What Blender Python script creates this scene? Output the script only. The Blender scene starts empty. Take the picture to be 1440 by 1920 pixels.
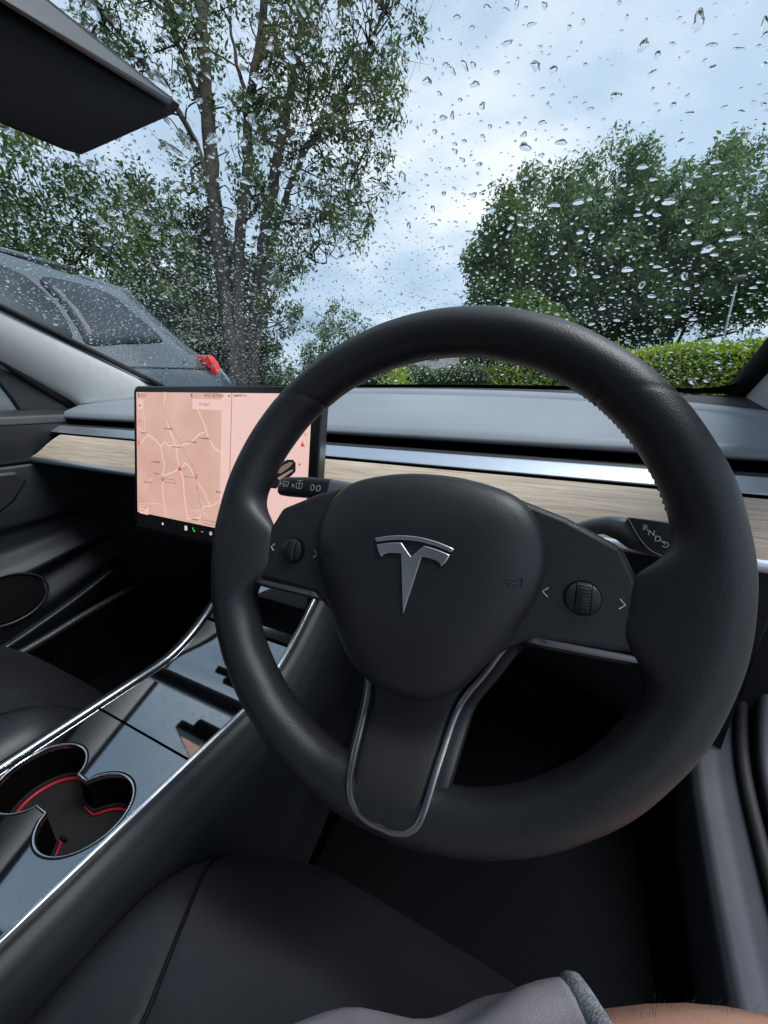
import bpy, bmesh, math, random
import numpy as np
from mathutils import Vector, Matrix
random.seed(7); rng = np.random.default_rng(7)
rad = math.radians
SC = bpy.context.scene
COL = SC.collection

# ------------------------------------------------------------------ camera
CAM = np.array([.4377, 0., .96]); FP = 720.
def cam_axes(yaw=25.39, pitch=17.21, roll=-.43):
    y, p, r = rad(yaw), rad(pitch), rad(roll)
    F = np.array([-math.sin(y)*math.cos(p), math.cos(y)*math.cos(p), -math.sin(p)])
    R = np.array([math.cos(y), math.sin(y), 0.]); D = np.cross(F, R)
    return R*math.cos(r)+D*math.sin(r), -R*math.sin(r)+D*math.cos(r), F
CR, CD, CF = cam_axes()
cd = bpy.data.cameras.new('camera'); cam = bpy.data.objects.new('camera', cd); COL.objects.link(cam)
cd.sensor_fit = 'HORIZONTAL'; cd.sensor_width = 36; cd.lens = 36*FP/1440
cd.clip_start = .01; cd.clip_end = 2000
cam.matrix_world = Matrix(((CR[0], -CD[0], -CF[0], CAM[0]), (CR[1], -CD[1], -CF[1], CAM[1]), (CR[2], -CD[2], -CF[2], CAM[2]), (0, 0, 0, 1)))
SC.camera = cam
def ray(x, y): return CR*(x-720)/FP+CD*(y-960)/FP+CF
def at(x, y, **k):          # a photo pixel to a point on a plane X=, Y=, Z= or at depth d=
    r = ray(x, y)
    for a, i in (('X', 0), ('Y', 1), ('Z', 2)):
        if a in k: return CAM+r*(k[a]-CAM[i])/r[i]
    return CAM+r*k['d']

# ------------------------------------------------------------------ world, sun, exposure
SUN_EL, SUN_AZ = 60, 84     # azimuth clockwise from +Y
W = bpy.data.worlds.new('World'); SC.world = W; W.use_nodes = True
nt = W.node_tree; N = nt.nodes; L = nt.links; N.clear()
def nd(t, **k):
    n = N.new(t)
    for a, b in k.items(): setattr(n, a, b)
    return n
sky = nd('ShaderNodeTexSky', sky_type='NISHITA', sun_disc=False, sun_elevation=rad(SUN_EL), sun_rotation=rad(SUN_AZ))
tcn = nd('ShaderNodeTexCoord'); sp = nd('ShaderNodeSeparateXYZ'); L.new(tcn.outputs['Generated'], sp.inputs[0])
zc = nd('ShaderNodeMath', operation='MAXIMUM'); zc.inputs[1].default_value = 0; L.new(sp.outputs['Z'], zc.inputs[0])
za = nd('ShaderNodeMath', operation='ADD'); za.inputs[1].default_value = .22; L.new(zc.outputs[0], za.inputs[0])
dx = nd('ShaderNodeMath', operation='DIVIDE'); L.new(sp.outputs['X'], dx.inputs[0]); L.new(za.outputs[0], dx.inputs[1])
dy = nd('ShaderNodeMath', operation='DIVIDE'); L.new(sp.outputs['Y'], dy.inputs[0]); L.new(za.outputs[0], dy.inputs[1])
cb = nd('ShaderNodeCombineXYZ'); L.new(dx.outputs[0], cb.inputs[0]); L.new(dy.outputs[0], cb.inputs[1]); cb.inputs[2].default_value = 3.1
no = nd('ShaderNodeTexNoise'); no.inputs['Scale'].default_value = .95; no.inputs['Detail'].default_value = 7; no.inputs['Roughness'].default_value = .52; no.inputs['Distortion'].default_value = .35
L.new(cb.outputs[0], no.inputs['Vector'])
rp = nd('ShaderNodeValToRGB'); L.new(no.outputs['Fac'], rp.inputs[0])
e = rp.color_ramp.elements
e[0].position = .36; e[0].color = (.23, .33, .45, 1); e[1].position = .68; e[1].color = (.86, .85, .86, 1)
e2 = rp.color_ramp.elements.new(.50); e2.color = (.40, .51, .63, 1)
sc_ = nd('ShaderNodeVectorMath', operation='SCALE'); sc_.inputs['Scale'].default_value = 8.0; L.new(rp.outputs[0], sc_.inputs[0])
mx = nd('ShaderNodeMix', data_type='RGBA'); mx.inputs[0].default_value = .86
L.new(sky.outputs[0], mx.inputs[6]); L.new(sc_.outputs[0], mx.inputs[7])
bg = nd('ShaderNodeBackground'); bg.inputs['Strength'].default_value = .06; L.new(mx.outputs[2], bg.inputs['Color'])
wo = nd('ShaderNodeOutputWorld'); L.new(bg.outputs[0], wo.inputs[0])
sl = bpy.data.lights.new('sun', 'SUN'); sl.energy = 1.5; sl.angle = rad(36); sl.color = (.95, .975, 1)
so = bpy.data.objects.new('sun', sl); COL.objects.link(so)
sd = Vector((math.sin(rad(SUN_AZ))*math.cos(rad(SUN_EL)), math.cos(rad(SUN_AZ))*math.cos(rad(SUN_EL)), math.sin(rad(SUN_EL))))
so.rotation_euler = sd.to_track_quat('Z', 'Y').to_euler()
vs = SC.view_settings; vs.view_transform = 'Standard'; vs.look = 'None'; vs.exposure = 1.7; vs.gamma = 1; vs.use_curve_mapping = False
SC.render.engine = 'CYCLES'
cy = SC.cycles; cy.use_denoising = True; cy.max_bounces = 10; cy.transparent_max_bounces = 24; cy.transmission_bounces = 8
cy.glossy_bounces = 5; cy.diffuse_bounces = 5; cy.caustics_refractive = False; cy.caustics_reflective = False
cy.sample_clamp_indirect = 6
try: cy.denoiser = 'OPENIMAGEDENOISE'
except Exception: pass

# ------------------------------------------------------------------ materials
MATS = {}
def M(name, col=(.5, .5, .5), rough=.5, metal=0., spec=.5, bump=None, var=None, coat=0., emit=None, kind='noise', tex='Object'):
    if name in MATS: return MATS[name]
    m = bpy.data.materials.new(name); m.use_nodes = True; t = m.node_tree; b = t.nodes['Principled BSDF']
    b.inputs['Base Color'].default_value = (*col, 1); b.inputs['Roughness'].default_value = rough; b.inputs['Metallic'].default_value = metal
    b.inputs['Specular IOR Level'].default_value = spec; b.inputs['Coat Weight'].default_value = coat; b.inputs['Coat Roughness'].default_value = .05
    tc = t.nodes.new('ShaderNodeTexCoord')
    if bump:
        s, st = bump
        x = t.nodes.new('ShaderNodeTexVoronoi' if kind == 'voronoi' else 'ShaderNodeTexNoise'); x.inputs['Scale'].default_value = s
        t.links.new(tc.outputs[tex], x.inputs['Vector'])
        bp = t.nodes.new('ShaderNodeBump'); bp.inputs['Strength'].default_value = st; bp.inputs['Distance'].default_value = .001
        t.links.new(x.outputs[0], bp.inputs['Height']); t.links.new(bp.outputs[0], b.inputs['Normal'])
    if var:
        s, c2 = var
        x = t.nodes.new('ShaderNodeTexNoise'); x.inputs['Scale'].default_value = s; x.inputs['Detail'].default_value = 5
        t.links.new(tc.outputs[tex], x.inputs['Vector'])
        r = t.nodes.new('ShaderNodeValToRGB'); r.color_ramp.elements[0].position = .35; r.color_ramp.elements[1].position = .65
        r.color_ramp.elements[0].color = (*col, 1); r.color_ramp.elements[1].color = (*c2, 1)
        t.links.new(x.outputs[0], r.inputs[0]); t.links.new(r.outputs[0], b.inputs['Base Color'])
        # uneven gloss from handling
        rr = t.nodes.new('ShaderNodeMapRange'); rr.inputs[3].default_value = max(0, rough-.07); rr.inputs[4].default_value = min(1, rough+.07)
        t.links.new(x.outputs[0], rr.inputs[0]); t.links.new(rr.outputs[0], b.inputs['Roughness'])
    if emit:
        b.inputs['Emission Color'].default_value = (*emit[0], 1); b.inputs['Emission Strength'].default_value = emit[1]
    MATS[name] = m; return m
leather = M('black_leather', (.013, .014, .017), .44, spec=.45, bump=(1100, .16), var=(9, (.018, .019, .021)), kind='voronoi')
seat_l = M('seat_leather', (.012, .013, .015), .38, spec=.5, bump=(900, .10), var=(6, (.018, .018, .020)), kind='voronoi')
softpad = M('soft_touch_plastic', (.010, .012, .015), .48, spec=.5, bump=(1500, .10), var=(12, (.014, .016, .019)), kind='voronoi')
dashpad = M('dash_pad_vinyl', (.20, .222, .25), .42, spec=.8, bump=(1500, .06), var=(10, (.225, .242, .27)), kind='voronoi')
cover_m = M('airbag_cover_plastic', (.015, .016, .019), .41, spec=.5, bump=(1400, .14), var=(14, (.020, .021, .023)), kind='voronoi')
plastic = M('dark_plastic', (.015, .016, .018), .45, bump=(900, .08))
black = M('flat_black', (.004, .004, .005), .6, spec=.2)
slotm = M('vent_black', (.003, .003, .003), .8, spec=.05)
gloss = M('piano_black', (.003, .003, .004), .03, spec=.8, coat=1.)
gloss.node_tree.nodes['Principled BSDF'].inputs['IOR'].default_value = 2.3; gloss.node_tree.nodes['Principled BSDF'].inputs['Coat IOR'].default_value = 1.9
chrome = M('satin_chrome', (.72, .74, .76), .16, metal=1)
satin = M('satin_metal_trim', (.30, .29, .31), .36, metal=1, bump=(900, .05))
silver = M('silver_strip', (.58, .62, .68), .45, metal=1, bump=(700, .04))
emb = M('emblem_metal', (.80, .76, .78), .32, metal=1)
carpet = M('carpet', (.0035, .0037, .0045), .95, spec=.05, bump=(700, .8))
pillar_m = M('pillar_fabric', (.50, .52, .52), .85, spec=.2, bump=(1800, .25), var=(60, (.55, .56, .56)))
headl = M('headliner', (.36, .37, .37), .9, spec=.1, bump=(1500, .25))
rubber = M('rubber_seal', (.008, .008, .009), .65, spec=.3)
sillm = M('sill_plastic', (.062, .068, .082), .42, spec=.5, bump=(1200, .1), var=(15, (.074, .079, .092)))
sealtrim = M('seal_trim', (.05, .053, .06), .42, bump=(1200, .1))
red = M('red_rubber', (.50, .02, .035), .45)
matm = M('mat_rubber', (.022, .020, .020), .7, spec=.3, bump=(1500, .6), kind='voronoi')
white_p = M('white_print', (.62, .63, .64), .5)
dark_p = M('dark_print', (.006, .006, .007), .35)
stitch = M('thread', (.018, .018, .02), .6, bump=(2500, .4))
shorts_m = M('grey_cotton', (.30, .285, .31), .95, spec=.1, bump=(1600, .5), var=(45, (.36, .34, .37)))
hem_m = M('grey_hem', (.20, .215, .24), .95, spec=.1, bump=(900, .9), var=(300, (.33, .35, .38)))
skin_m = M('skin', (.50, .27, .19), .5, bump=(500, .2), var=(25, (.56, .31, .22)))
skin_m.node_tree.nodes['Principled BSDF'].inputs['Subsurface Weight'].default_value = .0
hair_m = M('hair', (.02, .012, .008), .5)

def wood_mat():
    m = bpy.data.materials.new('open_pore_wood'); m.use_nodes = True; t = m.node_tree; b = t.nodes['Principled BSDF']
    tc = t.nodes.new('ShaderNodeTexCoord'); mp = t.nodes.new('ShaderNodeMapping'); mp.inputs['Scale'].default_value = (6, 160, 160)
    t.links.new(tc.outputs['Object'], mp.inputs[0])
    n1 = t.nodes.new('ShaderNodeTexNoise'); n1.inputs['Scale'].default_value = 1.6; n1.inputs['Detail'].default_value = 6; t.links.new(mp.outputs[0], n1.inputs['Vector'])
    mp2 = t.nodes.new('ShaderNodeMapping'); mp2.inputs['Scale'].default_value = (14, 900, 900); t.links.new(tc.outputs['Object'], mp2.inputs[0])
    n2 = t.nodes.new('ShaderNodeTexNoise'); n2.inputs['Scale'].default_value = 1.2; n2.inputs['Detail'].default_value = 3; t.links.new(mp2.outputs[0], n2.inputs['Vector'])
    r = t.nodes.new('ShaderNodeValToRGB'); el = r.color_ramp.elements; el[0].position = .3; el[0].color = (.44, .335, .245, 1); el[1].position = .7; el[1].color = (.66, .55, .44, 1)
    t.links.new(n1.outputs[0], r.inputs[0])
    r2 = t.nodes.new('ShaderNodeValToRGB'); el = r2.color_ramp.elements; el[0].position = .36; el[0].color = (.55, .5, .46, 1); el[1].position = .46; el[1].color = (1, 1, 1, 1)
    t.links.new(n2.outputs[0], r2.inputs[0])
    mm = t.nodes.new('ShaderNodeMix'); mm.data_type = 'RGBA'; mm.blend_type = 'MULTIPLY'; mm.inputs[0].default_value = .7
    t.links.new(r.outputs[0], mm.inputs[6]); t.links.new(r2.outputs[0], mm.inputs[7]); t.links.new(mm.outputs[2], b.inputs['Base Color'])
    bp = t.nodes.new('ShaderNodeBump'); bp.inputs['Strength'].default_value = .3; bp.inputs['Distance'].default_value = .0006
    t.links.new(n2.outputs[0], bp.inputs['Height']); t.links.new(bp.outputs[0], b.inputs['Normal']); b.inputs['Roughness'].default_value = .5
    return m
wood = wood_mat()

def glass_mat(name, tint=(1, 1, 1), fac=1.):
    m = bpy.data.materials.new(name); m.use_nodes = True; t = m.node_tree; t.nodes.clear()
    tr = t.nodes.new('ShaderNodeBsdfTransparent'); tr.inputs[0].default_value = (*tint, 1)
    gl = t.nodes.new('ShaderNodeBsdfGlossy'); gl.inputs['Roughness'].default_value = .0
    ge = t.nodes.new('ShaderNodeNewGeometry'); dt = t.nodes.new('ShaderNodeVectorMath'); dt.operation = 'DOT_PRODUCT'
    t.links.new(ge.outputs['Normal'], dt.inputs[0]); t.links.new(ge.outputs['Incoming'], dt.inputs[1])
    def mth(op, a, b):
        n = t.nodes.new('ShaderNodeMath'); n.operation = op
        for i, v in enumerate((a, b)):
            if v is None: continue
            if isinstance(v, (int, float)): n.inputs[i].default_value = v
            else: t.links.new(v, n.inputs[i])
        return n.outputs[0]
    c = mth('ABSOLUTE', dt.outputs['Value'], None); sch = mth('POWER', mth('SUBTRACT', 1., c), 5.)
    k = t.nodes.new('ShaderNodeMath'); k.operation = 'MULTIPLY'; k.inputs[1].default_value = fac
    t.links.new(mth('ADD', mth('MULTIPLY', sch, .96), .03), k.inputs[0])      # reflection rises towards grazing angles
    mi = t.nodes.new('ShaderNodeMixShader'); t.links.new(k.outputs[0], mi.inputs[0]); t.links.new(tr.outputs[0], mi.inputs[1]); t.links.new(gl.outputs[0], mi.inputs[2])
    o = t.nodes.new('ShaderNodeOutputMaterial'); t.links.new(mi.outputs[0], o.inputs[0]); return m
clear_glass = glass_mat('clear_glass', (.98, .99, .985), .4)
tint_glass = glass_mat('tinted_glass', (.30, .32, .33))
def water_mat():
    m = bpy.data.materials.new('rain_water'); m.use_nodes = True; t = m.node_tree; t.nodes.clear()
    g = t.nodes.new('ShaderNodeBsdfGlass'); g.inputs['IOR'].default_value = 1.33; g.inputs['Roughness'].default_value = 0
    o = t.nodes.new('ShaderNodeOutputMaterial'); t.links.new(g.outputs[0], o.inputs[0]); return m
water = water_mat()
def leaf_mat(name, c1, c2, trans=.35):
    m = bpy.data.materials.new(name); m.use_nodes = True; t = m.node_tree; t.nodes.clear()
    ge = t.nodes.new('ShaderNodeNewGeometry'); r = t.nodes.new('ShaderNodeValToRGB')
    r.color_ramp.elements[0].color = (*c1, 1); r.color_ramp.elements[1].color = (*c2, 1)
    tc = t.nodes.new('ShaderNodeTexCoord'); n = t.nodes.new('ShaderNodeTexNoise'); n.inputs['Scale'].default_value = .55; t.links.new(tc.outputs['Object'], n.inputs['Vector'])
    a = t.nodes.new('ShaderNodeMath'); a.operation = 'MULTIPLY_ADD'; a.inputs[1].default_value = .45; t.links.new(ge.outputs['Random Per Island'], a.inputs[0])
    b2 = t.nodes.new('ShaderNodeMath'); b2.operation = 'MULTIPLY_ADD'; b2.inputs[1].default_value = 1.5; b2.inputs[2].default_value = -.5; t.links.new(n.outputs[0], b2.inputs[0])
    t.links.new(b2.outputs[0], a.inputs[2]); t.links.new(a.outputs[0], r.inputs[0])
    p = t.nodes.new('ShaderNodeBsdfPrincipled'); p.inputs['Roughness'].default_value = .38; p.inputs['Specular IOR Level'].default_value = .5
    tl = t.nodes.new('ShaderNodeBsdfTranslucent'); mi = t.nodes.new('ShaderNodeMixShader'); mi.inputs[0].default_value = trans
    t.links.new(r.outputs[0], p.inputs['Base Color']); t.links.new(r.outputs[0], tl.inputs[0])
    t.links.new(p.outputs[0], mi.inputs[1]); t.links.new(tl.outputs[0], mi.inputs[2])
    o = t.nodes.new('ShaderNodeOutputMaterial'); t.links.new(mi.outputs[0], o.inputs[0]); return m
leaf_olive = leaf_mat('leaf_olive', (.045, .080, .027), (.118, .172, .058))
leaf_dark = leaf_mat('leaf_dark', (.066, .122, .050), (.155, .245, .095), .4)
leaf_mid = leaf_mat('leaf_mid', (.044, .090, .025), (.115, .185, .052))
leaf_lime = leaf_mat('leaf_lime', (.16, .26, .022), (.40, .50, .06))
bark = M('bark', (.040, .036, .030), .9, spec=.15, bump=(18, 1.0), var=(7, (.075, .068, .058)))
bark.node_tree.nodes['Bump'].inputs['Distance'].default_value = .03

# ------------------------------------------------------------------ builders
def setp(o, label=None, cat=None, group=None, kind=None):
    if label: o['label'] = label
    if cat: o['category'] = cat
    if group: o['group'] = group
    if kind: o['kind'] = kind
    return o
def thing(name, label, cat, loc=(0, 0, 0), mat=None, group=None):
    o = bpy.data.objects.new(name, None); COL.objects.link(o); o.empty_display_size = .1
    if mat is not None: o.matrix_world = mat
    else: o.location = loc
    o['_w'] = 1 if mat is None else 0
    return setp(o, label, cat, group)
def link(o, parent):
    COL.objects.link(o)
    if parent is not None:
        o.parent = parent
        p = parent
        if p.get('_w') == 1: o.location = -p.location      # the child's vertices are given in world space
    return o
def mesh(name, V, Fc, m, parent=None, smooth=True, angle=None):
    me = bpy.data.meshes.new(name); me.from_pydata([tuple(v) for v in V], [], [tuple(f) for f in Fc]); me.update()
    bm = bmesh.new(); bm.from_mesh(me); bmesh.ops.recalc_face_normals(bm, faces=bm.faces); bm.to_mesh(me); bm.free()
    if smooth:
        me.shade_smooth()
        if angle: me.set_sharp_from_angle(angle=rad(angle))
    me.materials.append(m)
    return link(bpy.data.objects.new(name, me), parent)
def bevel(o, w=.004, n=3):
    b = o.modifiers.new('bevel', 'BEVEL'); b.width = w; b.segments = n; b.limit_method = 'ANGLE'; b.angle_limit = rad(35)
    o.data.shade_smooth(); o.data.set_sharp_from_angle(angle=rad(50)); return o
def solid(o, t=.004, off=0):
    s = o.modifiers.new('solid', 'SOLIDIFY'); s.thickness = t; s.offset = off; return o
def grid(name, fn, nu, nv, m, parent=None, closeu=False, closev=False, **k):
    V = [fn(i/(nu if closeu else nu-1), j/(nv if closev else nv-1)) for i in range(nu) for j in range(nv)]
    Fc = []
    for i in range(nu if closeu else nu-1):
        for j in range(nv if closev else nv-1):
            a, b = i, (i+1) % nu; c, d = j, (j+1) % nv
            Fc.append((a*nv+c, b*nv+c, b*nv+d, a*nv+d))
    return mesh(name, V, Fc, m, parent, **k)
def box(name, a, b, m, parent=None, bev=.004):
    x0, y0, z0 = a; x1, y1, z1 = b
    V = [(x0, y0, z0), (x1, y0, z0), (x1, y1, z0), (x0, y1, z0), (x0, y0, z1), (x1, y0, z1), (x1, y1, z1), (x0, y1, z1)]
    o = mesh(name, V, [(0, 1, 2, 3), (4, 5, 6, 7), (0, 1, 5, 4), (1, 2, 6, 5), (2, 3, 7, 6), (3, 0, 4, 7)], m, parent, smooth=False)
    return bevel(o, bev) if bev else o
def prism(name, pts, f0, f1, m, parent=None, bev=0, seg=2):
    """pts: list of 2D; f0/f1 map (a,b) to the 3D of each cap"""
    n = len(pts); V = [f0(*p) for p in pts]+[f1(*p) for p in pts]
    Fc = [tuple(range(n)), tuple(range(n, 2*n))]+[(i, (i+1) % n, n+(i+1) % n, n+i) for i in range(n)]
    o = mesh(name, V, Fc, m, parent, smooth=False)
    return bevel(o, bev, seg) if bev else o
def flat(z0, z1):
    return (lambda a, b: (a, b, z0)), (lambda a, b: (a, b, z1))
def sweep_mesh(path, prof, up, closed=False, taper=None):
    P = [Vector(p) for p in path]; n = len(P); V = []; Fc = []; k = len(prof)
    for i in range(n):
        if closed: t = P[(i+1) % n]-P[i-1]
        else: t = P[min(i+1, n-1)]-P[max(i-1, 0)]
        t.normalize(); u = Vector(up(i) if callable(up) else up); s = t.cross(u)
        if s.length < 1e-6: s = t.orthogonal()
        s.normalize(); u = s.cross(t).normalized(); f = taper(i/(n-1)) if taper else 1
        for a, b in prof: V.append(P[i]+s*a*f+u*b*f)
    for i in range(n if closed else n-1):
        j = (i+1) % n
        for q in range(k): Fc.append((i*k+q, i*k+(q+1) % k, j*k+(q+1) % k, j*k+q))
    if not closed: Fc += [tuple(range(k)), tuple(range((n-1)*k, n*k))]
    return V, Fc
def sweep(name, path, prof, up, m, parent=None, closed=False, angle=None, taper=None, smooth=True):
    V, Fc = sweep_mesh(path, prof, up, closed, taper); return mesh(name, V, Fc, m, parent, smooth=smooth, angle=angle)
def circ(r, n=10, r2=None): return [(r*math.cos(2*math.pi*i/n), (r2 or r)*math.sin(2*math.pi*i/n)) for i in range(n)]
def rrect(w, h, r, n=4):
    out = []
    for cx, cy, a0 in ((w/2-r, h/2-r, 0), (-w/2+r, h/2-r, 90), (-w/2+r, -h/2+r, 180), (w/2-r, -h/2+r, 270)):
        for i in range(n+1):
            a = rad(a0+90*i/n); out.append((cx+r*math.cos(a), cy+r*math.sin(a)))
    return out
def spline(pts, n, closed=False):
    """Catmull-Rom through pts"""
    P = np.array(pts, float); k = len(P); out = []
    segs = k if closed else k-1
    for s in range(segs):
        p1, p2 = P[s], P[(s+1) % k]
        p0 = P[s-1] if (closed or s > 0) else 2*p1-p2
        p3 = P[(s+2) % k] if (closed or s+2 < k) else 2*p2-p1
        for i in range(n):
            t = i/n; out.append(.5*((2*p1)+(-p0+p2)*t+(2*p0-5*p1+4*p2-p3)*t*t+(-p0+3*p1-3*p2+p3)*t**3))
    if not closed: out.append(P[-1])
    return out
def text(name, s, size, m, parent, loc, rot=None, align='CENTER', shear=0, extrude=0, bold=0):
    c = bpy.data.curves.new('t', 'FONT'); c.body = s; c.size = size; c.align_x = align; c.align_y = 'CENTER'; c.shear = shear; c.extrude = extrude; c.offset = bold
    o = bpy.data.objects.new('t', c); COL.objects.link(o)
    dg = bpy.context.evaluated_depsgraph_get(); me = bpy.data.meshes.new_from_object(o.evaluated_get(dg))
    bpy.data.objects.remove(o); bpy.data.curves.remove(c); me.name = name; me.materials.clear(); me.materials.append(m)
    ob = bpy.data.objects.new(name, me); COL.objects.link(ob); ob.parent = parent
    mw = Matrix.Translation(loc)
    if rot is not None: mw = mw @ rot
    ob.matrix_local = mw; return ob
def sm(a, b, x):
    t = min(1, max(0, (x-a)/(b-a))); return t*t*(3-2*t)

# ------------------------------------------------------------------ setting: ground, lawn
asphalt = M('asphalt', (.045, .046, .048), .55, bump=(60, .6), var=(1.5, (.065, .066, .068)), tex='Object')
grass_m = M('grass_ground', (.035, .07, .018), .9, bump=(30, 1), var=(2, (.06, .10, .03)))
def sheet(name, x0, x1, y0, y1, z, m):
    o = mesh(name, [(x0, y0, z), (x1, y0, z), (x1, y1, z), (x0, y1, z)], [(0, 1, 2, 3)], m, smooth=False); return setp(o, kind='structure')
sheet('ground', -900, 900, -900, 900, 0, asphalt)
sheet('lawn', -300, 300, 9.4, 600, .02, grass_m)

# ================================================================== car shell
car = thing('car_cabin', 'car cabin shell with pale fabric pillars and rain-spotted windscreen', 'car cabin', (0, 0, .2))
RAKE = rad(24.5)
def wsb(x): return .97-.13*(x/.7)**2+.035*(x/.7)
def ws(x, s):
    return np.array([x*(1-.12*s), wsb(x)-s*math.cos(RAKE), .984-.012*(x/.7)**2+s*math.sin(RAKE)])
def wsn(x, s):
    a = ws(x+.001, s)-ws(x-.001, s); b = ws(x, s+.001)-ws(x, s-.001); n = np.cross(a, b); n /= np.linalg.norm(n)
    return n if n[2] > 0 else -n
pane = grid('windscreen', lambda u, v: ws(-.735+1.47*u, -.02+1.0*v), 40, 30, clear_glass, car)
solid(pane, .004, 0)
pane['label'] = 'raked clear windscreen speckled with rain'
def band(name, fn, n, m, parent, **k): return grid(name, fn, n, 2, m, parent, **k)
off = lambda p, n, d: p-n*d
# black ceramic border inside the glass, with rounded lower corners
def frit(u, v):
    # u runs along the border: up the left side, along the base, up the right side
    L1, LB = .92, 1.36; q = u*(2*L1+LB); r = .07
    if q < L1: x, s = -.708, L1-q
    elif q < L1+LB: x, s = -.708+(q-L1)*1.416/LB, 0
    else: x, s = .708, q-L1-LB
    # inner edge inset
    if v > .5:
        w = .009; ax = abs(x); sg = 1 if x > 0 else -1
        xi = max(-.698, min(.729, x)); si = max(w*.9, s)
        if abs(xi) > .698-r and si < r+w:   # corner arc
            cx, cs = .698-r, w+r
            ang = math.atan2(cs-si+1e-6, abs(xi)-cx+1e-6); d = r
            px_, ps_ = cx+d*math.cos(ang), cs-d*math.sin(ang); xi, si = sg*px_, ps_
        x, s = xi, si
    else:
        x = x*1.035; s = s-.012
    return off(ws(x, s), wsn(x, s), .006)
grid('windscreen_border', frit, 260, 2, rubber, pane)
# pillars
UP = [(.84, .962), (.76, .998), (.64, 1.050), (.50, 1.108), (.36, 1.168), (.16, 1.25), (-.06, 1.335)]
UX = [.705, .70, .692, .682, .672, .655, .63]
LO = [(.605, .885), (.588, .912), (.562, .944), (.46, 1.004), (.33, 1.075), (.13, 1.17), (-.08, 1.25)]
LX = [.72, .724, .727, .728, .722, .705, .68]
for sg in (-1, 1):
    dy_ = .065 if sg > 0 else .0
    A = spline([(sg*x, y+dy_, z) for x, (y, z) in zip(UX, UP)], 8); B = spline([(sg*x, y, z) for x, (y, z) in zip(LX, LO)], 8)
    def pf(u, v, A=A, B=B, sg=sg):
        i = min(len(A)-1, int(round(u*(len(A)-1)))); a, b = np.array(A[i]), np.array(B[i])
        p = a+(b-a)*v; bul = math.sin(math.pi*min(1, max(0, v)))**.8*.016
        q = p+np.array([-sg*bul, -bul*.3, 0])
        if v < .08: q += np.array([sg*.012, .008, .0])*(1-v/.08)
        if v > .93: q += np.array([sg*.02, .01, 0])*((v-.93)/.07)
        return q
    sweep('windscreen_seal', [(p[0]-sg*.006, p[1]-.002, p[2]+.004) for p in A], circ(.0065 if sg < 0 else .003, 8), (0, 0, 1), rubber, car)
    o = grid('pillar', pf, len(A), 16, pillar_m, car); solid(o, .006, 1)
    o['label'] = 'pale grey fabric pillar on the passenger side' if sg < 0 else 'pale grey fabric pillar on the driver side'
    # roof rail and rear pillars behind the view
    sweep('roof_rail', spline([(sg*.66, 0, 1.29), (sg*.62, -.4, 1.36), (sg*.6, -.9, 1.36), (sg*.62, -1.5, 1.24), (sg*.66, -1.9, 1.02)], 6), rrect(.09, .05, .02), (0, 0, 1), headl, car)
    sweep('centre_pillar', [(sg*.63, -.52, 1.35), (sg*.70, -.50, .95), (sg*.735, -.48, .4)], rrect(.14, .03, .012), (sg, 0, 0), headl, car)
    sweep('sill', [(sg*.815, .62, .31), (sg*.815, .3, .29), (sg*.815, -.5, .29), (sg*.815, -1.3, .30)], rrect(.11, .10, .03), (0, 0, 1), sillm, car)
sweep('roof_header', [(-.62, .06, 1.35), (0, .12, 1.385), (.62, .06, 1.35)], rrect(.14, .03, .012), (0, 0, 1), headl, car)
sweep('roof_crossbar', [(-.62, -.55, 1.375), (0, -.55, 1.41), (.62, -.55, 1.375)], rrect(.10, .03, .012), (0, 0, 1), headl, car)
o = grid('roof_glass', lambda u, v: (-.6+1.2*u, .02-1.9*v, 1.395+.02*math.sin(math.pi*u)-.22*max(0, v-.45)**1.6), 10, 16, tint_glass, car); solid(o, .004)
box('floor', (-.74, -1.9, .17), (.74, 1.05, .20), carpet, car, 0)
for sg in (-1, 1): box('cowl_side', (min(sg*.722, sg*.80), .655, .19), (max(sg*.722, sg*.80), 1.04, .90), black, car, 0)
mesh('firewall', [(-.73, 1.0, .2), (.73, 1.0, .2), (.73, .95, .93), (-.73, .95, .93)], [(0, 1, 2, 3)], black, car, smooth=False)
solid(car.children[-1], .02)
mesh('rear_bulkhead', [(-.7, -1.95, .2), (.7, -1.95, .2), (.68, -1.9, .98), (-.68, -1.9, .98)], [(0, 1, 2, 3)], carpet, car, smooth=False); solid(car.children[-1], .02)
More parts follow.
